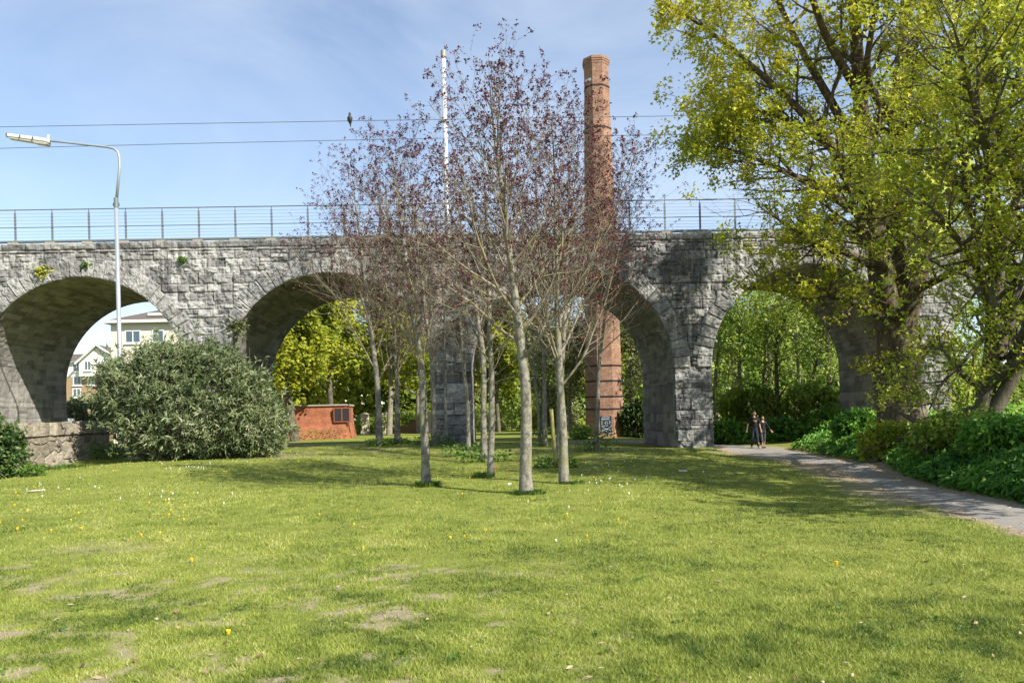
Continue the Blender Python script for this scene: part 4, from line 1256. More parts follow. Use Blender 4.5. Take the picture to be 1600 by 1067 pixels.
def lawn_weeds():
    rng = np.random.default_rng(88)
    P = []; D = []; L = []; tn = []
    x, y = lawn_points(rng, 130, 4.2, 30)
    ok = path_side(x, y)[0] > .8; x, y = x[ok], y[ok]
    z = zlawn(x, y)
    for a, b, c in zip(x, y, z):
        n = rng.integers(5, 12); th = rng.uniform(0, 6.28, n); s_ = rng.uniform(.5, 1.3)
        P += [(a + rng.normal() * .03, b + rng.normal() * .03, c + .012) for _ in range(n)]
        D += [(math.cos(t), math.sin(t), rng.uniform(.15, .7)) for t in th]; L += list(rng.uniform(.02, .045, n) * s_); tn += list(np.clip(rng.uniform(0, .6) + rng.normal(size=n) * .1, 0, 1))
    V, T, k = leaf_mesh(np.array(P), norm(np.array(D)), np.array(L), .3, rng)
    tag(link('lawn_weeds', mesh_np('lawn_weeds', V, [T], np.repeat(tn, k)), M_WEED), kind='stuff')
    # dead leaves and twigs lying on the lawn, the verge and the path
    x, y = lawn_points(rng, 420, 4.0, 30)
    k_ = rng.integers(0, 800, 2600); t_ = rng.uniform(-.5, 1.25, 2600); t_ = np.where(rng.random(2600) < .55, np.where(rng.random(2600) < .5, rng.normal(-.15, .15, 2600), rng.normal(1.05, .12, 2600)), t_)
    q = N_[k_] * (1 - t_)[:, None] + W_[k_] * t_[:, None]
    x = np.concatenate([x, q[:, 0]]); y = np.concatenate([y, q[:, 1]]); m = len(x)
    D = norm(np.stack([rng.normal(size=m), rng.normal(size=m), rng.normal(size=m) * .15], -1))
    V, T, k = leaf_mesh(np.stack([x, y, zlawn(x, y) + .022], -1), D, rng.uniform(.025, .075, m), rng.uniform(.1, .4), rng)
    mt = mat_leaf('dead leaf', [(.10, .06, .03), (.22, .15, .08), (.34, .26, .15), (.45, .37, .24)], .1)
    tag(link('leaf_litter', mesh_np('leaf_litter', V, [T], np.repeat(rng.random(m), k)), mt), kind='stuff')
lawn_weeds()

# flowers in the lawn
def flowers(name, px_list, col, size, seed):
    rng = np.random.default_rng(seed); mb = MB()
    for px, py in px_list:
        g = ground(px, py); r_ = size * rng.uniform(.45, .95); n = 9
        z = zlawn(g[0], g[1])[0] + rng.uniform(.035, .06)
        a = np.arange(n) * 6.283 / n
        V = np.concatenate([np.stack([g[0] + np.cos(a) * r_, g[1] + np.sin(a) * r_, np.full(n, z) + rng.normal(size=n) * .004], -1), [[g[0], g[1], z + r_ * .5]], [[g[0], g[1], z - .05]]])
        T = [(i, (i + 1) % n, n) for i in range(n)] + [((i + 1) % n, i, n + 1) for i in range(n)]
        mb.add(V, None, T)
    tag(mb.build(name, mat_plain(name.replace('_', ' ') + ' petal', col, .7, 0, .1, 20, 0)), kind='stuff')
rr = np.random.default_rng(77)
yl = [(int(rr.uniform(0, 330)), int(760 + abs(rr.normal()) * 45)) for _ in range(26)] + [(int(rr.uniform(480, 1000)), int(rr.uniform(712, 850))) for _ in range(20)] + [(int(rr.uniform(200, 1500)), int(rr.uniform(800, 1000))) for _ in range(4)] + \
     [(584, 706), (588, 704), (594, 709), (735, 716), (741, 719), (728, 722)] + [(int(rr.uniform(150, 470)), int(rr.uniform(722, 745))) for _ in range(14)]
wh = [(int(rr.uniform(250, 330)), int(rr.uniform(726, 736))) for _ in range(18)] + [(int(rr.uniform(790, 800)), int(758)) for _ in range(5)] + [(int(rr.uniform(885, 1000)), int(rr.uniform(714, 775))) for _ in range(26)] + \
     [(int(rr.uniform(40, 300)), int(rr.uniform(748, 785))) for _ in range(18)] + [(int(rr.uniform(300, 1100)), int(rr.uniform(720, 860))) for _ in range(10)]
flowers('dandelions', yl, (.75, .48, .015), .024, 1)
flowers('daisies', wh, (.8, .8, .76), .02, 2)

# ---------------------------------------------------------------- brick chimney
def mat_brick(name, c1, c2, mortar, scale=1., pale=(.45, .36, .28), bw=.23, rh=.075):
    m, n, out = newmat(name)
    u = n.nodes.new('ShaderNodeUVMap')
    b = n.nodes.new('ShaderNodeTexBrick'); n.links.new(u.outputs['UV'], b.inputs['Vector'])
    b.inputs['Scale'].default_value = scale
    b.inputs['Color1'].default_value = (*c1, 1); b.inputs['Color2'].default_value = (*c2, 1); b.inputs['Mortar'].default_value = (*mortar, 1)
    b.inputs['Mortar Size'].default_value = .009; b.inputs['Brick Width'].default_value = bw; b.inputs['Row Height'].default_value = rh
    b.inputs['Bias'].default_value = .0
    f = noise(n, 1.1, 5, .65); g = noise(n, 7, 4, .6); h = noise(n, 16, 3, .6)
    c = mix(n, maprange(n, g, .5, .7, 0, .6), b.outputs['Color'], pale)
    c = mix(n, maprange(n, h, .55, .72, 0, .6), c, tuple(x * .35 for x in c1))
    c = mix(n, maprange(n, f, .5, .68, 0, .55), c, tuple(x * .5 for x in c1))
    q = noise(n, .55, 6, .7)
    c = mix(n, maprange(n, q, .42, .68, 0, .65), c, tuple(.55 * x + .03 for x in c2))
    principled(n, out, c, .9, 0, math_(n, 'ADD', b.outputs['Fac'], g), -.5, .012, .15)
    return m
M_BRICK = mat_brick('red chimney brick', (.36, .165, .088), (.19, .088, .055), (.31, .25, .18))
M_BAND = mat_plain('rusty black iron', (.02, .02, .022), .6, .3, .3, 10, .1)
M_WHITE = mat_plain('white paint', (.75, .75, .73), .5, 0, .08, 6, .05)
M_DOOR = mat_plain('blue black door paint', (.018, .028, .038), .6, 0, .4, 5, .1)

DC = 55.0
cb = at(945, 688, DC); zc0 = tz(cb[0], cb[1]) - .3
ztop = at(929, 85, DC - .95)[2]
CH = thing('brick_chimney', 'tall tapering octagonal red brick chimney rising behind the viaduct', 'chimney', (cb[0], cb[1], zc0 + .3))
A0 = R(-26.)
def octa(r):
    # view-facing angle 0 is -Y, positive to the right
    return [(cb[0] + r * math.sin(A0 + k * math.pi / 4), cb[1] - r * math.cos(A0 + k * math.pi / 4)) for k in range(8)]
r_at = lambda z: np.interp((z - zc0) / (ztop - zc0), [0, .05, .55, 1], [1.50, 1.42, 1.17, .88])
def octa_mesh(name, zs_, rs, mat, parent, cap=True):
    V = []; Q = []; UVs = []
    for z, r_ in zip(zs_, rs):
        o = octa(r_)
        per = 2 * r_ * math.sin(math.pi / 8)
        for k in range(9):
            V.append((*o[k % 8], z)); UVs.append((k * 1.035, z))
    m = len(zs_)
    for i_ in range(m - 1):
        for k in range(8):
            a = i_ * 9 + k
            Q.append((a, a + 1, a + 10, a + 9))
    fs = [np.array(Q)]
    if cap: fs.append(np.array([[(m - 1) * 9 + k for k in range(8)]]))
    return link(name, mesh_np(name, V, fs, None, False, UVs), mat, parent)
zz = np.linspace(zc0, ztop - 1.15, 44)
octa_mesh('shaft', zz, [r_at(z) for z in zz], M_BRICK, CH, False)
zh = ztop - 1.15; r1 = r_at(zh)
octa_mesh('corbelled_head', [zh, zh, zh + .62, zh + .62, zh + .78, zh + .78, zh + .92, zh + .92, zh + 1.1, zh + 1.15, zh + 1.15, zh + .5],
          [r1 - .05, r1 + .005, r1 + .02, r1 + .045, r1 + .05, r1 + .085, r1 + .09, r1 + .12, r1 + .11, r1 + .04, r1 - .3, r1 - .3], M_BRICK, CH)
for py in (129, 195, 571, 595, 619.5, 639):
    z = at(940, py, DC - 1.2)[2]
    r_ = r_at(z) + .035
    octa_mesh('iron_band', [z - .05, z - .05, z + .05, z + .05], [r_ - .06, r_, r_, r_ - .06], M_BAND, CH, False)
# white painted patches under the head
for k in (0, 2):
    a0 = A0 + k * math.pi / 4 - (math.pi / 4 if k == 0 else 0); a1 = a0 + math.pi / 4
    z = at(935, 121, DC - 1)[2]; r_ = r_at(z)
    pa = np.array([cb[0] + r_ * math.sin(a0), cb[1] - r_ * math.cos(a0)]); pb = np.array([cb[0] + r_ * math.sin(a1), cb[1] - r_ * math.cos(a1)])
    nrm = np.array([math.sin((a0 + a1) / 2), -math.cos((a0 + a1) / 2)]) * .012
    q0 = pa + (pb - pa) * (.12 if k == 0 else .22) + nrm; q1 = pa + (pb - pa) * (.85 if k == 0 else .95) + nrm
    mb = MB(); q2 = q1 - nrm * 2; q3 = q0 - nrm * 2
    mb.prism([tuple(q0), tuple(q1), tuple(q2), tuple(q3)], z - .1, z + .1); mb.build('white_patch', M_WHITE, CH)
# door on the front face with white graffiti
a0, a1 = A0, A0 + math.pi / 4
am = (a0 + a1) / 2
rr0 = r_at(zc0 + 1.2) * math.cos(math.pi / 8)
fx = np.array([math.cos(am), math.sin(am), 0.]); fn = np.array([math.sin(am), -math.cos(am), 0.])
dc = np.array([cb[0], cb[1], 0.]) + fn * (rr0 + .035)
zg = tz(cb[0], cb[1]); zb, zt_ = zg - .05, at(943, 650, DC - 1.2)[2]
def dp(u, w, o=0.): return dc + fx * u + fn * o + [0, 0, zb + w * (zt_ - zb)]
mb = MB(); hw_ = .39
mb.add([dp(-hw_, 0, -.12), dp(hw_, 0, -.12), dp(hw_, 1, -.12), dp(-hw_, 1, -.12), dp(-hw_, 0), dp(hw_, 0), dp(hw_, 1), dp(-hw_, 1)],
       [(4, 5, 6, 7), (0, 4, 7, 3), (1, 2, 6, 5), (3, 7, 6, 2), (0, 1, 5, 4)])
door = mb.build('door', M_DOOR, CH)
def gp_(x, y):     # door picture coordinates of the close view (210..510 wide, 160..845 tall)
    return dp(-hw_ + (x - 205) / 300 * 2 * hw_, 1 - (y - 155) / 695, .012)
M_GRAF = mat_plain('white spray paint', (.55, .63, .70), .6, 0, .15, 9, 0)
mb = MB()
for st in ([(245, 265), (240, 225), (270, 185), (330, 178), (405, 182), (440, 205), (436, 245), (410, 262)], [(245, 265), (300, 235), (400, 240), (425, 258), (245, 268)], [(235, 300), (240, 350), (260, 330)], [(240, 350), (235, 410), (262, 395)], [(235, 410), (240, 470), (345, 460), (400, 470)],
           [(430, 295), (440, 340), (465, 315), (470, 360), (430, 370)], [(440, 380), (445, 410), (462, 395)], [(490, 430), (480, 465), (500, 470), (440, 530), (380, 570), (300, 590), (240, 610), (236, 635)], [(235, 480), (280, 520), (350, 565), (430, 600), (475, 605), (480, 590)],
           [(236, 635), (300, 632), (370, 640)], [(240, 660), (232, 690), (240, 720), (330, 712), (415, 718), (515, 720), (470, 690), (430, 655)], [(310, 380), (340, 365), (365, 385), (345, 410), (320, 400)]):
    P = np.array([gp_(*p) for p in st]); mb.tube(P, .014, 5)
g_ = mb.build('graffiti', M_GRAF, CH)
mb = MB(); mb.tube(np.array([gp_(*p) for p in [(325, 335), (380, 330), (400, 350), (385, 385), (395, 425), (370, 440)]]), .016, 5)
mb.build('yellow_graffiti', mat_plain('yellow spray paint', (.5, .36, .03), .6), CH)

# white flue rising behind the viaduct
fb = at(707, 690, 52); ft = at(693.5, 80, 52)
mb = MB(); n = 14
mb.tube([(fb[0], fb[1], tz(fb[0], fb[1]) - .1), (fb[0], fb[1], ft[2] - .35)], .155, 20, cap=True)
FL = thing('flue_pipe', 'slim white metal flue pipe with a brown cap standing behind the grove', 'flue', (fb[0], fb[1], tz(fb[0], fb[1])))
mb.build('pipe', mat_plain('white coated metal', (.44, .45, .46), .45, 0, .1, 2, .02), FL, True)
mb = MB(); mb.tube([(fb[0], fb[1], ft[2] - .5), (fb[0], fb[1], ft[2])], .175, 20, cap=True); mb.build('cap', mat_plain('tarnished cap', (.33, .28, .2), .6, .3), FL)
mb = MB()
for z in np.arange(3, ft[2] - 1, 3.0): mb.tube([(fb[0], fb[1], z), (fb[0], fb[1], z + .09)], .168, 20, cap=True)
mb.build('joint_collars', M_STEEL, FL)

# ---------------------------------------------------------------- street lamp
DL = 31.5
def lp(px, py): return at_y(px, py, LB[1])
LB = at(190.5, 700, DL)
LT = thing('street_lamp', 'tall galvanised street lamp with long flat head reaching left in front of the viaduct', 'street lamp', (LB[0], LB[1], tz(LB[0], LB[1])))
M_LAMPH = mat_plain('faded cream lamp housing', (.60, .58, .50), .5, 0, .12, 6, .05)
zl = tz(LB[0], LB[1])
a = lp(188.5, 318); b_ = lp(186.5, 245)
mb = MB(); mb.tube([(LB[0], LB[1], zl - .2), (LB[0], LB[1], zl + 1.3), (LB[0], LB[1], a[2])], [.095, .09, .08], 16, cap=True)
mb.build('column', M_STEEL, LT, True)
mb = MB(); mb.tube([(LB[0], LB[1], a[2] - .18), (LB[0], LB[1], a[2] + .22)], .09, 14, cap=True); mb.box((LB[0] - .13, LB[1] - .03, a[2] - .1), (LB[0] + .13, LB[1] + .03, a[2] + .02)); mb.build('collar', M_STEELD, LT)
q = [lp(188.5, 318), lp(187, 262), lp(186.3, 246), lp(184, 237.5), lp(178, 232.5), lp(168, 230), lp(140, 227), lp(100, 222.5), lp(76, 220.5)]
q[0][0] = LB[0]
mb = MB(); mb.tube(np.array(q), [.06, .056, .052, .05, .049, .048, .045, .042, .04], 12, cap=True); mb.build('arm', M_STEEL, LT, True)
h0, h1 = lp(78, 222), lp(9, 212.5)
ax = norm(h1 - h0); Lh = np.linalg.norm(h1 - h0); side = np.array([0, 1., 0]); upv = np.cross(side, ax); upv = upv if upv[2] > 0 else -upv
def hull(prof):
    V = []
    for t, w, top, bot in prof:
        c = h0 + ax * t * Lh
        V += [c - side * w + upv * bot, c + side * w + upv * bot, c + side * w + upv * top * .6, c + side * w * .55 + upv * top, c - side * w * .55 + upv * top, c - side * w + upv * top * .6]
    m = len(prof); Q = []
    for i_ in range(m - 1):
        for k in range(6): Q.append((i_ * 6 + k, i_ * 6 + (k + 1) % 6, (i_ + 1) * 6 + (k + 1) % 6, (i_ + 1) * 6 + k))
    return V, Q, m
V, Q, m = hull([(0, .05, .05, -.05), (.02, .17, .10, -.04), (.3, .17, .105, -.04), (.92, .15, .09, -.04), (.98, .09, .06, -.03), (1, .04, .03, -.01)])
mb = MB(); mb.add(V, Q); mb.P.append((0, 6, (m - 1) * 6)); mb.build('lamp_housing', M_LAMPH, LT)
V, Q, m = hull([(.02, .14, -.042, -.13), (.05, .15, -.042, -.16), (.3, .15, -.042, -.16), (.31, .15, -.042, -.13), (.9, .13, -.042, -.11), (.97, .07, -.04, -.06)])
mb = MB(); mb.add(V, Q); mb.P.append((0, 6, (m - 1) * 6)); mb.build('lamp_bowl', mat_plain('dusty translucent bowl', (.36, .35, .30), .3, 0, .2, 9, .03), LT)
mb = MB(); c = h0 + ax * .05 * Lh + upv * .14; mb.tube([c, c + upv * .13], .05, 10, cap=True); mb.build('photocell', M_WHITE, LT)
for t in (.33, .62, .92):
    mb = MB(); c = h0 + ax * t * Lh
    mb.tube([c - side * .2 + upv * -.06, c - side * .2 + upv * .06], .018, 6, cap=True); mb.build('clip', M_BAND, LT)

# bird on the upper wire
bp = at_y(546.6, 186.5, 41.)
BT = thing('bird', 'small dark bird perched on the upper overhead wire', 'bird', (bp[0], bp[1], bp[2] - .1))
mb = MB()
prof = [(-.33, .012), (-.2, .035), (-.12, .05), (-.02, .095), (.1, .12), (.2, .105), (.27, .06), (.31, .062), (.37, .066), (.42, .045), (.445, .012)]
mb.tube([(bp[0] + .02 * (z < 0), bp[1] + .05 * (z < 0) - .1 * (z > .25) * 0, bp[2] - .08 + z) for z, r_ in prof], [r_ for z, r_ in prof], 14, cap=True)
M_BIRD = mat_plain('dark plumage', (.025, .027, .022), .6, 0, .4, 20, .05)
mb.build('body', M_BIRD, BT, True)
mb = MB(); mb.tube([(bp[0], bp[1] - .05, bp[2] + .3), (bp[0] - .03, bp[1] - .13, bp[2] + .29)], [.018, .003], 6, cap=True); mb.build('beak', M_BAND, BT)
for s in (-1, 1):
    mb = MB(); mb.tube([(bp[0] + s * .1, bp[1] + .01, bp[2] + .1), (bp[0] + s * .085, bp[1] + .03, bp[2] - .06), (bp[0] + s * .03, bp[1] + .05, bp[2] - .24)], [.05, .045, .008], 8, cap=True); mb.build('wing', M_BIRD, BT, True)

# ---------------------------------------------------------------- low rubble wall on the left
def rubble_wall():
    gl, gr = ground(-60, 738), ground(172, 712)
    gl2 = ground(38, 736)
    T = thing('stone_wall', 'low weathered rubble stone wall with upright coping stones on the left', 'wall', gr)
    A = np.array([gr[0], gr[1]]); B = np.array([gl2[0], gl2[1]]); dirv = (B - A) / np.linalg.norm(B - A)
    nv = np.array([-dirv[1], dirv[0]]); nv = nv if nv[1] < 0 else -nv
    Lw = np.linalg.norm(B - A) + 3.2
    zt0 = at_y(172, 656, gr[1])[2]; zt1 = at_y(38, 661, gl2[1])[2]
    st = .035
    us = np.arange(0, Lw, st); vs = np.linspace(0, 1, 66)
    U, Vv = np.meshgrid(us, vs)
    top = zt0 + (zt1 - zt0) * U / np.linalg.norm(B - A)
    X = A[0] + dirv[0] * U; Y = A[1] + dirv[1] * U
    gz = terrain(X.ravel(), Y.ravel()).reshape(X.shape) - .15
    Hc = .52
    Z = gz + Vv * (top - gz)
    hgt = top - Z
    r_ = np.random.default_rng(8)
    # irregular voronoi stones below, upright stones on top
    def cells(u, v, pts, sx, sy):
        d1 = np.full(u.shape, 9.); d2 = np.full(u.shape, 9.); idx = np.zeros(u.shape, int)
        for k, (a_, b2) in enumerate(pts):
            d = np.hypot((u - a_) / sx, (v - b2) / sy)
            m1 = d < d1
            d2 = np.where(m1, d1, np.minimum(d2, d)); idx = np.where(m1, k, idx); d1 = np.where(m1, d, d1)
        return d2 - d1, idx
    pl = [(x + r_.uniform(-.14, .14), y + r_.uniform(-.1, .1)) for x in np.arange(-.2, Lw + .3, .36) for y in np.arange(-.2, 1.7, .36)]
    e1, i1 = cells(U, Z - gz, pl, 1., 1.25)
    pc = [(x + r_.uniform(-.04, .04), .28) for x in np.arange(-.1, Lw + .2, .2)]
    e2, i2 = cells(U, hgt, pc, 1., 3.)
    isC = hgt < Hc + .05 * (fbm(U * 1.3, U * 0, 3, 2) - .5)
    e = np.where(isC, e2, e1); ed = np.clip(e / .055, 0, 1)
    idx = np.where(isC, i2 + 1000, i1)
    pr = r_.random(3000)[idx]
    h = ed * (.02 + .022 * pr + .07 * (fbm(U * 6, Z * 9, 61, 4) - .5)) - .028 * (1 - ed)
    ledge = np.abs(hgt - Hc) < .035
    h = np.where(ledge, -.04, h) + .03 * isC
    tone = np.clip(.15 + .7 * r_.random(3000)[idx] - .25 * (ed < .4) - .4 * ledge, 0, 1)
    jag = np.where(Vv > .985, .05 * (r_.random(3000)[i2] - .6), 0)
    P = np.stack([X + nv[0] * h, Y + nv[1] * h, Z + jag], -1)
    back = np.stack([X[-1] - nv[0] * .5, Y[-1] - nv[1] * .5, Z[-1] - .03], -1)
    backb = back.copy(); backb[:, 2] = gz[0]
    G = np.concatenate([P, back[None], backb[None]]); nc = len(us); nr = len(G)
    i_ = np.arange(nr - 1)[:, None] * nc + np.arange(nc - 1)[None, :]
    Q = np.stack([i_, i_ + nc, i_ + nc + 1, i_ + 1], -1).reshape(-1, 4)
    tn = np.concatenate([tone, tone[-1:], tone[-1:]]).ravel()
    M_RUB = mat_stone('rubble limestone', (.15, .13, .10), (.27, .235, .175), (.40, .355, .27), .35)
    link('wall_face', mesh_np('wall_face', G.reshape(-1, 3), [Q], tn), M_RUB, T)
    # the return running back from the corner
    us2 = np.arange(0, 3.0, .07); U2, V2 = np.meshgrid(us2, np.linspace(0, 1, 30))
    e3, i3 = cells(U2, V2 * 2, [(x + r_.uniform(-.1, .1), y + r_.uniform(-.1, .1)) for x in np.arange(0, 3.2, .34) for y in np.arange(0, 2.1, .3)], 1, 1)
    ed = np.clip(e3 / .14, 0, 1); hh = ed * .05 - .04
    z0 = tz(gr[0], gr[1]) - .3; zt = zt0
    side2 = -dirv
    P2 = np.stack([A[0] - nv[0] * U2 + side2[0] * hh, A[1] - nv[1] * U2 + side2[1] * hh, z0 + V2 * (zt - .02 - z0)], -1)
    cap2 = P2[-1] + np.array([dirv[0], dirv[1], 0]) * .5
    G2_ = np.concatenate([P2, cap2[None]]); nc = len(us2)
    i_ = np.arange(len(G2_) - 1)[:, None] * nc + np.arange(nc - 1)[None, :]
    link('wall_return', mesh_np('wall_return', G2_.reshape(-1, 3), [np.stack([i_, i_ + 1, i_ + nc + 1, i_ + nc], -1).reshape(-1, 4)], np.concatenate([np.clip(.1 + .6 * r_.random(3000)[i3], 0, 1), np.full((1, nc), .3)]).ravel()), M_RUB, T)
    # white carton left on top
    wpt = at_y(117.5, 655.5, (gr[1] + gl2[1]) / 2 + .25)
    t_ = (117.5 - 172) / (38 - 172); ztc = zt0 + (zt1 - zt0) * t_
    mb = MB(); x, y = A + dirv * np.linalg.norm(B - A) * t_ - nv * .25
    z = ztc - .03
    mb.prism([(x - .1, y - .07), (x + .1, y - .07), (x + .1, y + .07), (x - .1, y + .07)], z, z + .11, [(x - .085, y - .06), (x + .085, y - .06), (x + .085, y + .06), (x - .085, y + .06)])
    mb.box((x - .105, y - .075, z + .112), (x + .105, y + .075, z + .135))
    tag(mb.build('carton', M_WHITE, None, bevel=.01), 'small white carton left on top of the low stone wall', 'carton')
rubble_wall()

# ---------------------------------------------------------------- leaning stake
g = ground(869, 731); dep = float(np.dot(g - ORG, FWD)); t_ = at(861, 639, dep)
mb = MB(); n = 8; a_ = np.linspace(0, 1, n)
mb.tube([g * (1 - k) + np.array([t_[0], g[1], t_[2]]) * k + [0, 0, -.12 * (1 - k)] for k in a_], .058, 12, cap=True)
tag(mb.build('tree_stake', mat_bark('mossy stake wood', (.16, .15, .05), (.30, .28, .10), (.22, .24, .07), 6, (2, 2, .3), .3), None, True), 'leaning greenish wooden tree stake without a tree', 'stake')

# ---------------------------------------------------------------- brick shed beyond the second arch
DS_ = 58.
sl_, sr_ = at(454, 690, DS_), at(541, 684, DS_ + .4)
zs_ = tz((sl_[0] + sr_[0]) / 2, DS_); zt_ = at(500, 634.5, DS_)[2]
SH = thing('brick_shed', 'small orange-red brick shed with splayed base and caged window beyond the second arch', 'shed', ((sl_[0] + sr_[0]) / 2, DS_ + 1.5, zs_))
M_SHED = mat_brick('orange shed brick', (.43, .135, .055), (.25, .075, .035), (.36, .19, .11), 1., (.47, .2, .11))
x0, x1, y0, y1 = sl_[0] + .25, sr_[0], sl_[1], sl_[1] + 3.4
Hs = zt_ - zs_
def shed_rect(o, z, uv0=0):
    return [(x0 - o, y0 - o, z), (x1 + o * .4, y0 - o, z), (x1 + o * .4, y1, z), (x0 - o, y1, z), (x0 - o, y0 - o, z)]
V = []; UVs = []; lev = [(.8, -.2), (.75, .0), (.5, .4), (.22, 1.0), (.06, 1.7), (0, Hs)]
for o, z in lev:
    r_ = shed_rect(o, zs_ + z); V += r_; UVs += [(0, z), (x1 - x0, z), (x1 - x0 + 3.4, z), (2 * (x1 - x0) + 3.4, z), (2 * (x1 - x0) + 6.8, z)]
Q = [(i_ * 5 + k, i_ * 5 + k + 1, i_ * 5 + k + 6, i_ * 5 + k + 5) for i_ in range(len(lev) - 1) for k in range(4)]
link('wall', mesh_np('wall', V, [np.array(Q)], None, False, UVs), M_SHED, SH)
mb = MB(); mb.box((x0 - .12, y0 - .12, zs_ + Hs), (x1 + .1, y1 + .1, zs_ + Hs + .12)); mb.build('roof', M_CONC, SH, bevel=.01)
wx0, wx1 = at(522, 650, DS_)[0], at(547.5, 650, DS_)[0]; wz0, wz1 = at(535, 659.5, DS_)[2], at(535, 637, DS_)[2]
M_GLASSD = mat_plain('dark mesh panel', (.035, .03, .028), .35, 0, .5, 14, .1)
M_CAGE = mat_plain('red painted timber', (.25, .075, .05), .7, 0, .2, 8, .1)
yw = y0 - .32
fr = MB()
for xa in (wx0, (wx0 + wx1) / 2 - .03, wx1 - .07): fr.box((xa, yw, wz0), (xa + .07, yw + .6, wz1))
for za in (wz0, wz1 - .07): fr.box((wx0 + .071, yw + .003, za), (wx1 - .071, yw + .55, za + .07))
w_ = fr.build('window_cage', M_CAGE, SH)
pn = MB(); pn.box((wx0 + .03, yw + .03, wz0 + .04), (wx1 - .03, yw + .5, wz1 - .04)); pn.build('window_pane', M_GLASSD, w_)
mb = MB(); mb.box((wx0 + .05, y0 - .24, zs_ - .2), (x1 + .3, y0 + .5, zs_ + .42)); mb.build('plinth', mat_plain('shed plinth brick', (.40, .13, .055), .9, 0, .3, 6, .4), SH, bevel=.02)
tuft('weed_clump', 'weeds growing along the foot of the brick shed', np.array([x0 + 2.2, y0 - .7, 0]), 1.9, .7, 700, 35, M_WEED, True, TG)

# ---------------------------------------------------------------- houses behind the first arch
M_CREAM = mat_plain('cream render', (.66, .60, .49), .9, 0, .06, 1.5, .05)
M_ROOF = mat_plain('brown concrete roof tile', (.12, .095, .075), .85, 0, .3, 3, .4)
M_BRKY = mat_plain('buff house brick', (.32, .22, .13), .9, 0, .3, 9, .3)
M_TRIM = mat_plain('white trim', (.72, .74, .72), .5, 0, .05, 4, .02)
m, n, out = newmat('window glass'); principled(n, out, (.07, .10, .12), .08, 0, None, spec=.8); M_GLASS = m
def window(parent, xc, zc, w, h, y, mull=1):
    mb = MB(); t = .09
    mb.box((xc - w / 2, y - .04, zc - h / 2), (xc - w / 2 + t, y + .05, zc + h / 2)); mb.box((xc + w / 2 - t, y - .04, zc - h / 2), (xc + w / 2, y + .05, zc + h / 2))
    mb.box((xc - w / 2 + t, y - .037, zc - h / 2), (xc + w / 2 - t, y + .05, zc - h / 2 + t)); mb.box((xc - w / 2 + t, y - .037, zc + h / 2 - t), (xc + w / 2 - t, y + .05, zc + h / 2))
    for k in range(mull):
        xm = xc - w / 2 + w * (k + 1) / (mull + 1); mb.box((xm - .035, y - .034, zc - h / 2 + t), (xm + .035, y + .05, zc + h / 2 - t))
    f = mb.build('window', M_TRIM, parent)
    mb = MB(); mb.box((xc - w / 2 + .05, y - .01, zc - h / 2 + .05), (xc + w / 2 - .05, y + .04, zc + h / 2 - .05)); mb.build('pane', M_GLASS, f)
    mb = MB(); mb.box((xc - w / 2 - .08, y - .12, zc - h / 2 - .1), (xc + w / 2 + .08, y + .05, zc - h / 2 - .003)); mb.build('sill', M_TRIM, f)

DH = 62.
hl = at(173.5, 540, DH); hr = at(283, 540, DH); ez = at(220, 501.5, DH)[2]; gz_ = tz(hl[0], DH)
HX0, HX1 = hl[0], hr[0] + 1.8; HY = hl[1]
H1 = thing('apartment_house', 'cream three-storey house with brown hipped roof seen through the first arch', 'house', ((HX0 + HX1) / 2, HY + 4, gz_))
mb = MB(); mb.box((HX0, HY, gz_ - .3), (HX1, HY + 8, ez)); mb.build('wall', M_CREAM, H1)
mb = MB(); o = .45; ridge = at(240, 470, DH)[2]
xm0, xm1 = HX0 + 3.0, HX1 - 3.0
V = [(HX0 - o, HY - o, ez), (HX1 + o, HY - o, ez), (HX1 + o, HY + 8 + o, ez), (HX0 - o, HY + 8 + o, ez), (xm0, HY + 4, ridge), (xm1, HY + 4, ridge)]
mb.add(V, [(0, 1, 5, 4), (2, 3, 4, 5), (3, 2, 1, 0)], [(1, 2, 5), (3, 0, 4)])
rf = mb.build('roof', M_ROOF, H1)
cx_ = at(243, 480, DH)[0]
mb = MB(); mb.box((cx_ - .45, HY + 2.6, ez + .8), (cx_ + .45, HY + 3.5, ridge + .9)); mb.box((cx_ - .55, HY + 2.5, ridge + .902), (cx_ + .55, HY + 3.6, ridge + 1.05)); mb.build('chimney', M_BRKY, rf)
mb = MB(); mb.box((HX0 - .5, HY - .5, ez - .16), (HX1 + .5, HY - .38, ez + .06)); mb.box((HX0 - .5, HY - .377, ez - .16), (HX0 - .38, HY + 8.4, ez + .06)); mb.build('gutter', M_TRIM, H1)
mb = MB(); mb.box((at(225, 493, DH)[0], HY + .6, ez + .55), (at(251, 493, DH)[0], HY + .75, ez + .72)); mb.build('roof_light_rail', M_TRIM, rf)
for px, w, mu in ((207, 1.5, 1), (246, 1.15, 1)):
    xw = at(px, 515, DH)[0]
    for dz in (1.25, 4.0, 6.8): window(H1, xw, ez - dz, w * .85, 1.05, HY, mu)

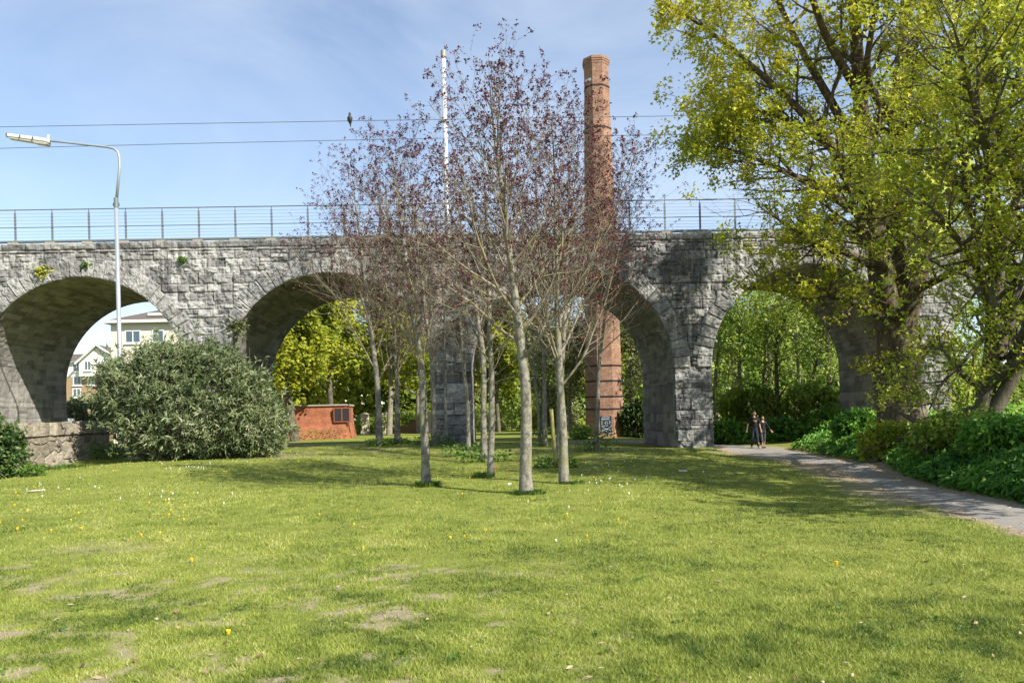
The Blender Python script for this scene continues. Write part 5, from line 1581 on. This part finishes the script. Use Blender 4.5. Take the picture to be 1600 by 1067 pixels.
DH2 = 84.
a_ = at(112, 600, DH2); b_ = at(181, 600, DH2); ez2 = at(125, 566, DH2)[2]; gz2 = tz(a_[0], DH2)
zband = at(130, 613.5 - 25, DH2)[2]
H2 = thing('gabled_house', 'farther house with white gables above buff brick, seen beyond the cream one', 'house', ((a_[0] + b_[0]) / 2, DH2 + 4, gz2))
X0, X1, Y_ = a_[0] - 2.5, b_[0] + 1.0, a_[1]
mb = MB(); mb.box((X0, Y_, gz2 - .3), (X1, Y_ + 9, zband)); mb.build('brick_wall', M_BRKY, H2)
mb = MB(); mb.box((X0 - .02, Y_ - .02, zband + .01), (X1 + .02, Y_ + 9, ez2)); 
gx0, gx1 = at(128, 560, DH2)[0], X1 + .02; gm = at(157, 545, DH2)[0]; gzp = at(157, 541, DH2)[2]
mb.add([(gx0, Y_ - .7, zband + .01), (gx1, Y_ - .7, zband + .01), (gx1, Y_ - .7, ez2), (gm, Y_ - .7, gzp), (gx0, Y_ - .7, ez2), (gx0, Y_, zband), (gx0, Y_, ez2), (gx1, Y_, ez2), (gm, Y_, gzp)], [(0, 1, 2, 4), (5, 0, 4, 6)], [(4, 2, 3)])
mb.build('upper_wall', mat_plain('white render', (.70, .67, .60), .9, 0, .05, 2, .05), H2)
mb = MB(); zr = at(120, 547, DH2)[2]
mb.add([(X0 - .4, Y_ - .4, ez2), (X1 + .4, Y_ - .4, ez2), (X1 + .4, Y_ + 4.5, zr), (X0 - .4, Y_ + 4.5, zr), (X0 - .4, Y_ + 9.4, ez2), (X1 + .4, Y_ + 9.4, ez2)], [(0, 1, 2, 3), (3, 2, 5, 4)])
mb.add([(gx0 - .3, Y_ - 1., ez2 - .2), (gm, Y_ - 1., gzp + .12), (gm, Y_ + 4, gzp + .12), (gx0 - .3, Y_ + 4, ez2 - .2), (gx1 + .3, Y_ - 1., ez2 - .2), (gx1 + .3, Y_ + 4, ez2 - .2)], [(0, 1, 2, 3), (1, 4, 5, 2)])
rf2 = mb.build('roof', M_ROOF, H2)
mb = MB()
mb.tube([(gx0 - .3, Y_ - 1.02, ez2 - .25), (gm, Y_ - 1.02, gzp + .05), (gx1 + .3, Y_ - 1.02, ez2 - .25)], .12, 4); mb.build('barge_board', M_TRIM, H2)
xc_ = at(127.5, 545, DH2)[0]; zc_ = at(127.5, 541, DH2)[2]
mb = MB(); mb.box((xc_ - .5, Y_ + 3.5, ez2), (xc_ + .5, Y_ + 4.6, zc_ - .5)); mb.tube([(xc_, Y_ + 4, zc_ - .5), (xc_, Y_ + 4, zc_ + .3)], .16, 8, cap=True); mb.build('chimney', M_BRKY, rf2)
for px, py, w, h in ((120, 572.5, 1.25, 1.5), (120.5, 594, 1.2, 1.5), (120, 613.5, 1.2, 1.3), (142, 572, 1., 1.4), (162, 572, 1., 1.4), (142, 594, 1., 1.4), (162, 594, 1., 1.4)):
    p = at(px, py, DH2); window(H2, p[0], p[2], w * .75, h * .75, Y_ - (.02 if px < 126 else .72) if py < 585 else Y_, 1)

# green railings beside the far path on the left
FN = thing('metal_fence', 'dark green upright bar railings behind the low wall on the left', 'fence', at(140, 665, 47))
mb = MB(); fz = tz(at(140, 660, 47)[0], 47); xa, xb = at(92, 660, 47)[0], at(200, 660, 47)[0]
for x in np.arange(xa, xb, .14): mb.tube([(x, 47, fz), (x, 47, fz + 1.5)], .014, 5)
mb.build('bars', mat_plain('dark green paint', (.015, .04, .03), .5, .1), FN)
mb = MB()
for z in (.15, 1.38): mb.box((xa, 46.98, fz + z), (xb, 47.02, fz + z + .05))
mb.build('rails', mat_plain('dark green rail paint', (.015, .04, .03), .5, .1), FN)
mb = MB()
for x in np.arange(xa, xb, 2.2): mb.box((x - .04, 46.95, fz - .1), (x + .04, 47.05, fz + 1.65))
mb.build('posts', mat_plain('dark green post paint', (.015, .04, .03), .5, .1), FN)

# gate pillars and boundary wall at the far side of the field
M_PIL = mat_plain('pale rendered pillar', (.52, .43, .32), .9, 0, .15, 3, .2)
for px, lab in ((604.5, 'pale square gate pillar beyond the lawn between the two left grove trees'), (669, 'pale square gate pillar just left of the lit stone pier'), (571, 'narrow pale pillar beyond the lawn left of the leftmost grove tree')):
    c = at(px, 672, 80.); z = tz(c[0], c[1]); w_ = .42
    mb = MB(); mb.box((c[0] - w_, c[1] - w_, z - .1), (c[0] + w_, c[1] + w_, z + 2.05)); mb.prism([(c[0] - w_ - .08, c[1] - w_ - .08), (c[0] + w_ + .08, c[1] - w_ - .08), (c[0] + w_ + .08, c[1] + w_ + .08), (c[0] - w_ - .08, c[1] + w_ + .08)], z + 2.052, z + 2.3, [(c[0] - .1, c[1] - .1), (c[0] + .1, c[1] - .1), (c[0] + .1, c[1] + .1), (c[0] - .1, c[1] + .1)])
    tag(mb.build('gate_pillar', M_PIL, None, bevel=.02), lab, 'pillar', 'gate pillars beyond the lawn')
pA, pB = at(612, 672, 80.6), at(662, 672, 80.6); z = tz(pA[0], pA[1])
mb = MB(); mb.box((pA[0], pA[1] - .15, z - .1), (pB[0], pA[1] + .15, z + 1.35)); mb.box((pA[0], pA[1] - .2, z + 1.352), (pB[0], pA[1] + .2, z + 1.45))
tag(mb.build('boundary_wall', mat_plain('brown boundary brick', (.27, .16, .10), .9, 0, .3, 7, .3), None), 'low brown brick boundary wall between two pale gate pillars', 'wall')

# scraps of litter on the grass
rl = np.random.default_rng(12)
for px, py, s, lab, colr in ((538, 676.5, .22, 'white plastic bag lying under the trees beyond the lawn', (.75, .75, .74)), (1067, 737, .09, 'white paper scrap on the shaded lawn before the right-hand pier', (.75, .75, .72)),
                             (773, 732, .07, 'small red scrap of litter at the foot of the slim shaded trunk', (.6, .07, .03)), (56, 768, .16, 'flat pale piece of bark on the grass in front of the wall', (.5, .42, .32))):
    g = ground(px, py); nx_ = 7
    uu, vv = np.meshgrid(np.linspace(-1, 1, nx_), np.linspace(-1, 1, nx_))
    zz = .35 * s * (fbm(uu * 2 + px, vv * 2, px, 3)) * (1 - .4 * (uu ** 2 + vv ** 2)) + .02
    P = np.stack([g[0] + uu * s * (1 + .2 * rl.normal()), g[1] + vv * s * .6, zlawn((g[0] + uu * s).ravel(), (g[1] + vv * s).ravel()).reshape(uu.shape) + zz], -1).reshape(-1, 3)
    i_ = np.arange(nx_ - 1)[:, None] * nx_ + np.arange(nx_ - 1)[None, :]
    o = link('litter', mesh_np('litter', P, [np.stack([i_, i_ + 1, i_ + nx_ + 1, i_ + nx_], -1).reshape(-1, 4)]), mat_plain('litter', colr, .6, 0, .1, 9, .1))
    md = o.modifiers.new('thickness', 'SOLIDIFY'); md.thickness = .008
    tag(o, lab, 'litter')

# ---------------------------------------------------------------- the couple on the path
def skin_obj(name, chains, mat, parent, root=0, sub=1):
    """chains: list of (list of (x,y,z,r), start index or None); returns skinned mesh object"""
    V = []; E = []; Rr = []
    for ch, st in chains:
        prev = st
        for (x, y, z, r_) in ch:
            V.append((x, y, z)); Rr.append(r_)
            if prev is not None: E.append((prev, len(V) - 1))
            prev = len(V) - 1
    me = bpy.data.meshes.new(name); me.from_pydata(V, E, []); me.update()
    o = bpy.data.objects.new(name, me); COL.objects.link(o); me.materials.append(mat)
    md = o.modifiers.new('skin', 'SKIN'); md.use_smooth_shade = True
    sv = me.skin_vertices[0].data
    for k, r_ in enumerate(Rr):
        sv[k].radius = (r_, r_) if np.isscalar(r_) else r_
        sv[k].use_root = (k == root)
    s = o.modifiers.new('smooth', 'SUBSURF'); s.levels = sub; s.render_levels = sub
    o.parent = parent
    return o

def hand(elbow, wrist, curl, side, V0):
    """palm + five fingers from a wrist point; returns chains attached to index V0 (the wrist)"""
    w = np.array(wrist); d = norm(w - np.array(elbow)); fw = np.array([0, -1., 0]); s = norm(np.cross(d, fw)) ; nrm = np.cross(s, d)
    ch = []
    palm = w + d * .05
    ch.append(([(*palm, .026)], V0)); base = V0 + 1
    idx = base
    for k, (o, L) in enumerate(((-.027, .062), (-.009, .074), (.009, .07), (.026, .055))):
        a = palm + d * .04 + s * o
        b = a + (d * .75 + nrm * curl) * L * .55; c = b + (d * .35 + nrm * curl * 1.4) * L * .5
        ch.append(([(*a, .0105), (*b, .0095), (*c, .008)], None if False else base))
    t0 = w + d * .022 + s * (-.03 * side); t1 = t0 + norm(d * .7 + s * (-.7 * side)) * .035; t2 = t1 + norm(d + nrm * curl * .5) * .028
    ch.append(([(*t0, .012), (*t1, .0105), (*t2, .0085)], base))
    return ch

def person(label, px, py, dep, Hh, M, pose):
    c = at(px, py, dep); g = np.array([c[0], c[1], zlawn(c[0], c[1])[0] + .03])
    T = thing('person', label, 'person', g)
    s = Hh / 1.78
    m_skin, m_top, m_leg, m_shoe, m_hair = M
    P = lambda x, y, z: (x * s, y * s, z * s)
    J = pose
    def S(chain): return [(p[0] * s, p[1] * s, p[2] * s, (np.array(p[3]) * s if not np.isscalar(p[3]) else p[3] * s)) for p in chain]
    # body: one skin, pelvis first
    ch = [(S([(0, 0, .96, (.15, .11)), (0, 0, 1.12, (.135, .1)), (0, -.01, 1.3, (.155, .11)), (0, 0, 1.44, (.12, .085)), (0, .0, 1.52, .052), (0, -.012, 1.575, .05), (0, -.02, 1.63, (.068, .082)), (0, -.02, 1.70, (.074, .094)), (0, -.015, 1.755, (.055, .07))]), None)]
    n0 = 9
    chains = ch; cnt = n0
    elb = {}
    for sd in (-1, 1):
        sh, el, wr = J['arm'][sd]
        chains.append((S([(sd * .17, 0, 1.43, .058), (*sh, .052), (*el, .042), (*wr, .029)]), 3)); cnt += 4
        hs = hand(np.array(el) * s, np.array(wr) * s, .45, sd, cnt - 1)
        for q, st in hs:
            chains.append((q, st)); cnt += len(q)
    legs = {}
    for sd in (-1, 1):
        kn, an = J['leg'][sd]
        chains.append((S([(sd * .09, 0, .88, .085), (*kn, .056), (an[0], an[1], an[2] + .12, .048), (*an, .038), (an[0] + sd * .015, an[1] - .1, .035, .036), (an[0] + sd * .02, an[1] - .16, .028, .028)]), 0)); cnt += 6
    skin_obj('body', chains, m_skin, T)
    # face
    fz_ = 1.665
    for sd in (-1, 1):
        mb = MB(); mb.tube(np.array([(sd * .03, -.118, fz_), (sd * .03, -.106, fz_)]) * s, .011 * s, 8, cap=True); o = mb.build('eye', M_BAND, None, True); o.parent = T
        mb = MB(); mb.tube(np.array([(sd * .078, -.02, 1.62), (sd * .084, -.01, 1.66), (sd * .078, .0, 1.69)]) * s, np.array([.012, .018, .01]) * s, 8, cap=True); o = mb.build('ear', m_skin, None, True); o.parent = T
    mb = MB(); mb.tube(np.array([(0, -.108, 1.672), (0, -.132, 1.635), (0, -.112, 1.626)]) * s, np.array([.01, .017, .008]) * s, 8, cap=True); o = mb.build('nose', m_skin, None, True); o.parent = T
    mb = MB(); mb.tube(np.array([(-.026, -.104, 1.602), (0, -.112, 1.600), (.026, -.104, 1.602)]) * s, np.array([.005, .009, .005]) * s, 8, cap=True); o = mb.build('mouth', mat_plain('lips', (.25, .08, .07), .5), None, True); o.parent = T
    # hair cap
    hp = [(0, .005, 1.73, (.083, .102)), (0, -.01, 1.785, (.068, .085))]
    if J.get('long'): hp = [(0, .05, 1.50, (.085, .05)), (0, .045, 1.6, (.09, .065)), (0, .035, 1.69, (.09, .085)), (0, .0, 1.765, (.08, .095)), (0, -.02, 1.80, (.05, .06))]
    else: hp = [(0, .045, 1.63, (.07, .05)), (0, .03, 1.70, (.084, .085)), (0, -.005, 1.765, (.075, .098)), (0, -.02, 1.80, (.05, .07))]
    skin_obj('hair', [(S(hp), None)], m_hair, T)
    # top with sleeves
    tp = [(S([(0, 0, J['hem'], J['hemr']), (0, 0, 1.1, (.158, .122)), (0, -.01, 1.3, (.178, .13)), (0, 0, 1.43, (.14, .102)), (0, .01, 1.485, (.085, .07))]), None)]
    for sd in (-1, 1):
        sh, el, wr = J['arm'][sd]; e = np.array(sh) + (np.array(el) - sh) * J['sleeve'][0]
        q = [(sd * .175, 0, 1.43, .074), (*sh, .07), (*e, .058)]
        if J['sleeve'][1]: w_ = np.array(el) + (np.array(wr) - el) * .85; q = [(sd * .175, 0, 1.43, .074), (*sh, .068), (*el, .055), (*w_, .042)]
        tp.append((S(q), 3))
    skin_obj('top', tp, m_top, T)
    # trousers
    tr = [(S([(0, 0, 1.10, (.165, .125)), (0, 0, .94, (.175, .135))]), None)]
    for sd in (-1, 1):
        kn, an = J['leg'][sd]
        tr.append((S([(sd * .095, 0, .84, .1), (*kn, .073), (an[0], an[1], an[2] + J.get('cuff', -.03), .066)]), 1))
    skin_obj('trousers', tr, m_leg, T)
    for sd in (-1, 1):
        kn, an = J['leg'][sd]
        skin_obj('shoe', [(S([(an[0], an[1] + .045, .05, .045), (an[0], an[1], .055, .052), (an[0] + sd * .012, an[1] - .09, .04, .045), (an[0] + sd * .02, an[1] - .17, .03, .034)]), None)], m_shoe, T)
    return T, s
m_sk = mat_plain('skin', (.42, .24, .17), .55, 0, .08, 10, .03)
m_blk = mat_plain('black cotton', (.010, .010, .012), .9, 0, .3, 12, .1)
m_den = mat_plain('dark denim', (.014, .017, .026), .9, 0, .3, 14, .1)
m_shw = mat_plain('pale trainers', (.35, .34, .33), .6, 0, .2, 9, .05)
m_bt = mat_plain('dark boots', (.02, .018, .018), .6)
m_hr = mat_plain('dark hair', (.018, .012, .009), .5, 0, .3, 18, .2)
m_gr = mat_plain('grey leggings', (.06, .06, .065), .9)
DP = 37.4
pose_m = {'arm': {-1: ((-.235, .0, 1.36), (-.30, .05, 1.12), (-.37, -.03, .88)), 1: ((.225, 0, 1.36), (.27, .04, 1.11), (.30, -.04, .87))},
          'leg': {-1: ((-.10, -.02, .50), (-.11, .12, .12)), 1: ((.09, -.14, .5), (.12, -.2, .09))}, 'hem': .86, 'hemr': (.185, .145), 'sleeve': (.8, False)}
T, s = person('man in black t-shirt with yellowish print walking on the path under the arch', 1179.5, 706, DP, 1.80, (m_sk, m_blk, m_den, m_shw, m_hr), pose_m)
mb = MB()
mb.add(np.array([(-.10, -.166, 1.36), (.10, -.166, 1.36), (.09, -.168, 1.31), (.03, -.172, 1.25), (-.03, -.172, 1.25), (-.09, -.168, 1.31)]) * s, [(0, 5, 4, 3), (0, 3, 2, 1)]); 
o = mb.build('shirt_print', mat_plain('yellow print', (.28, .21, .07), .8), None); o.parent = T
sm = o.modifiers.new('thickness', 'SOLIDIFY'); sm.thickness = .012
pose_w = {'arm': {-1: ((-.215, .0, 1.35), (-.27, .06, 1.12), (-.30, -.02, .90)), 1: ((.215, 0, 1.35), (.34, .06, 1.15), (.46, -.02, .96))},
          'leg': {-1: ((-.09, -.12, .5), (-.09, -.16, .09)), 1: ((.09, -.0, .5), (.12, .14, .12))}, 'hem': .74, 'hemr': (.235, .15), 'sleeve': (.9, True), 'long': True, 'cuff': .2}
T, s = person('woman with brown hair in long black cardigan over pink top walking beside the man', 1192.5, 705, DP + .1, 1.56, (m_sk, m_blk, m_gr, m_bt, m_hr), pose_w)
skin_obj('pink_neckline', [([(0, -.052 * s, 1.36 * s, (.085 * s, .07 * s)), (0, -.05 * s, 1.44 * s, (.075 * s, .055 * s))], None)], mat_plain('pink cotton', (.40, .22, .22), .9), T)
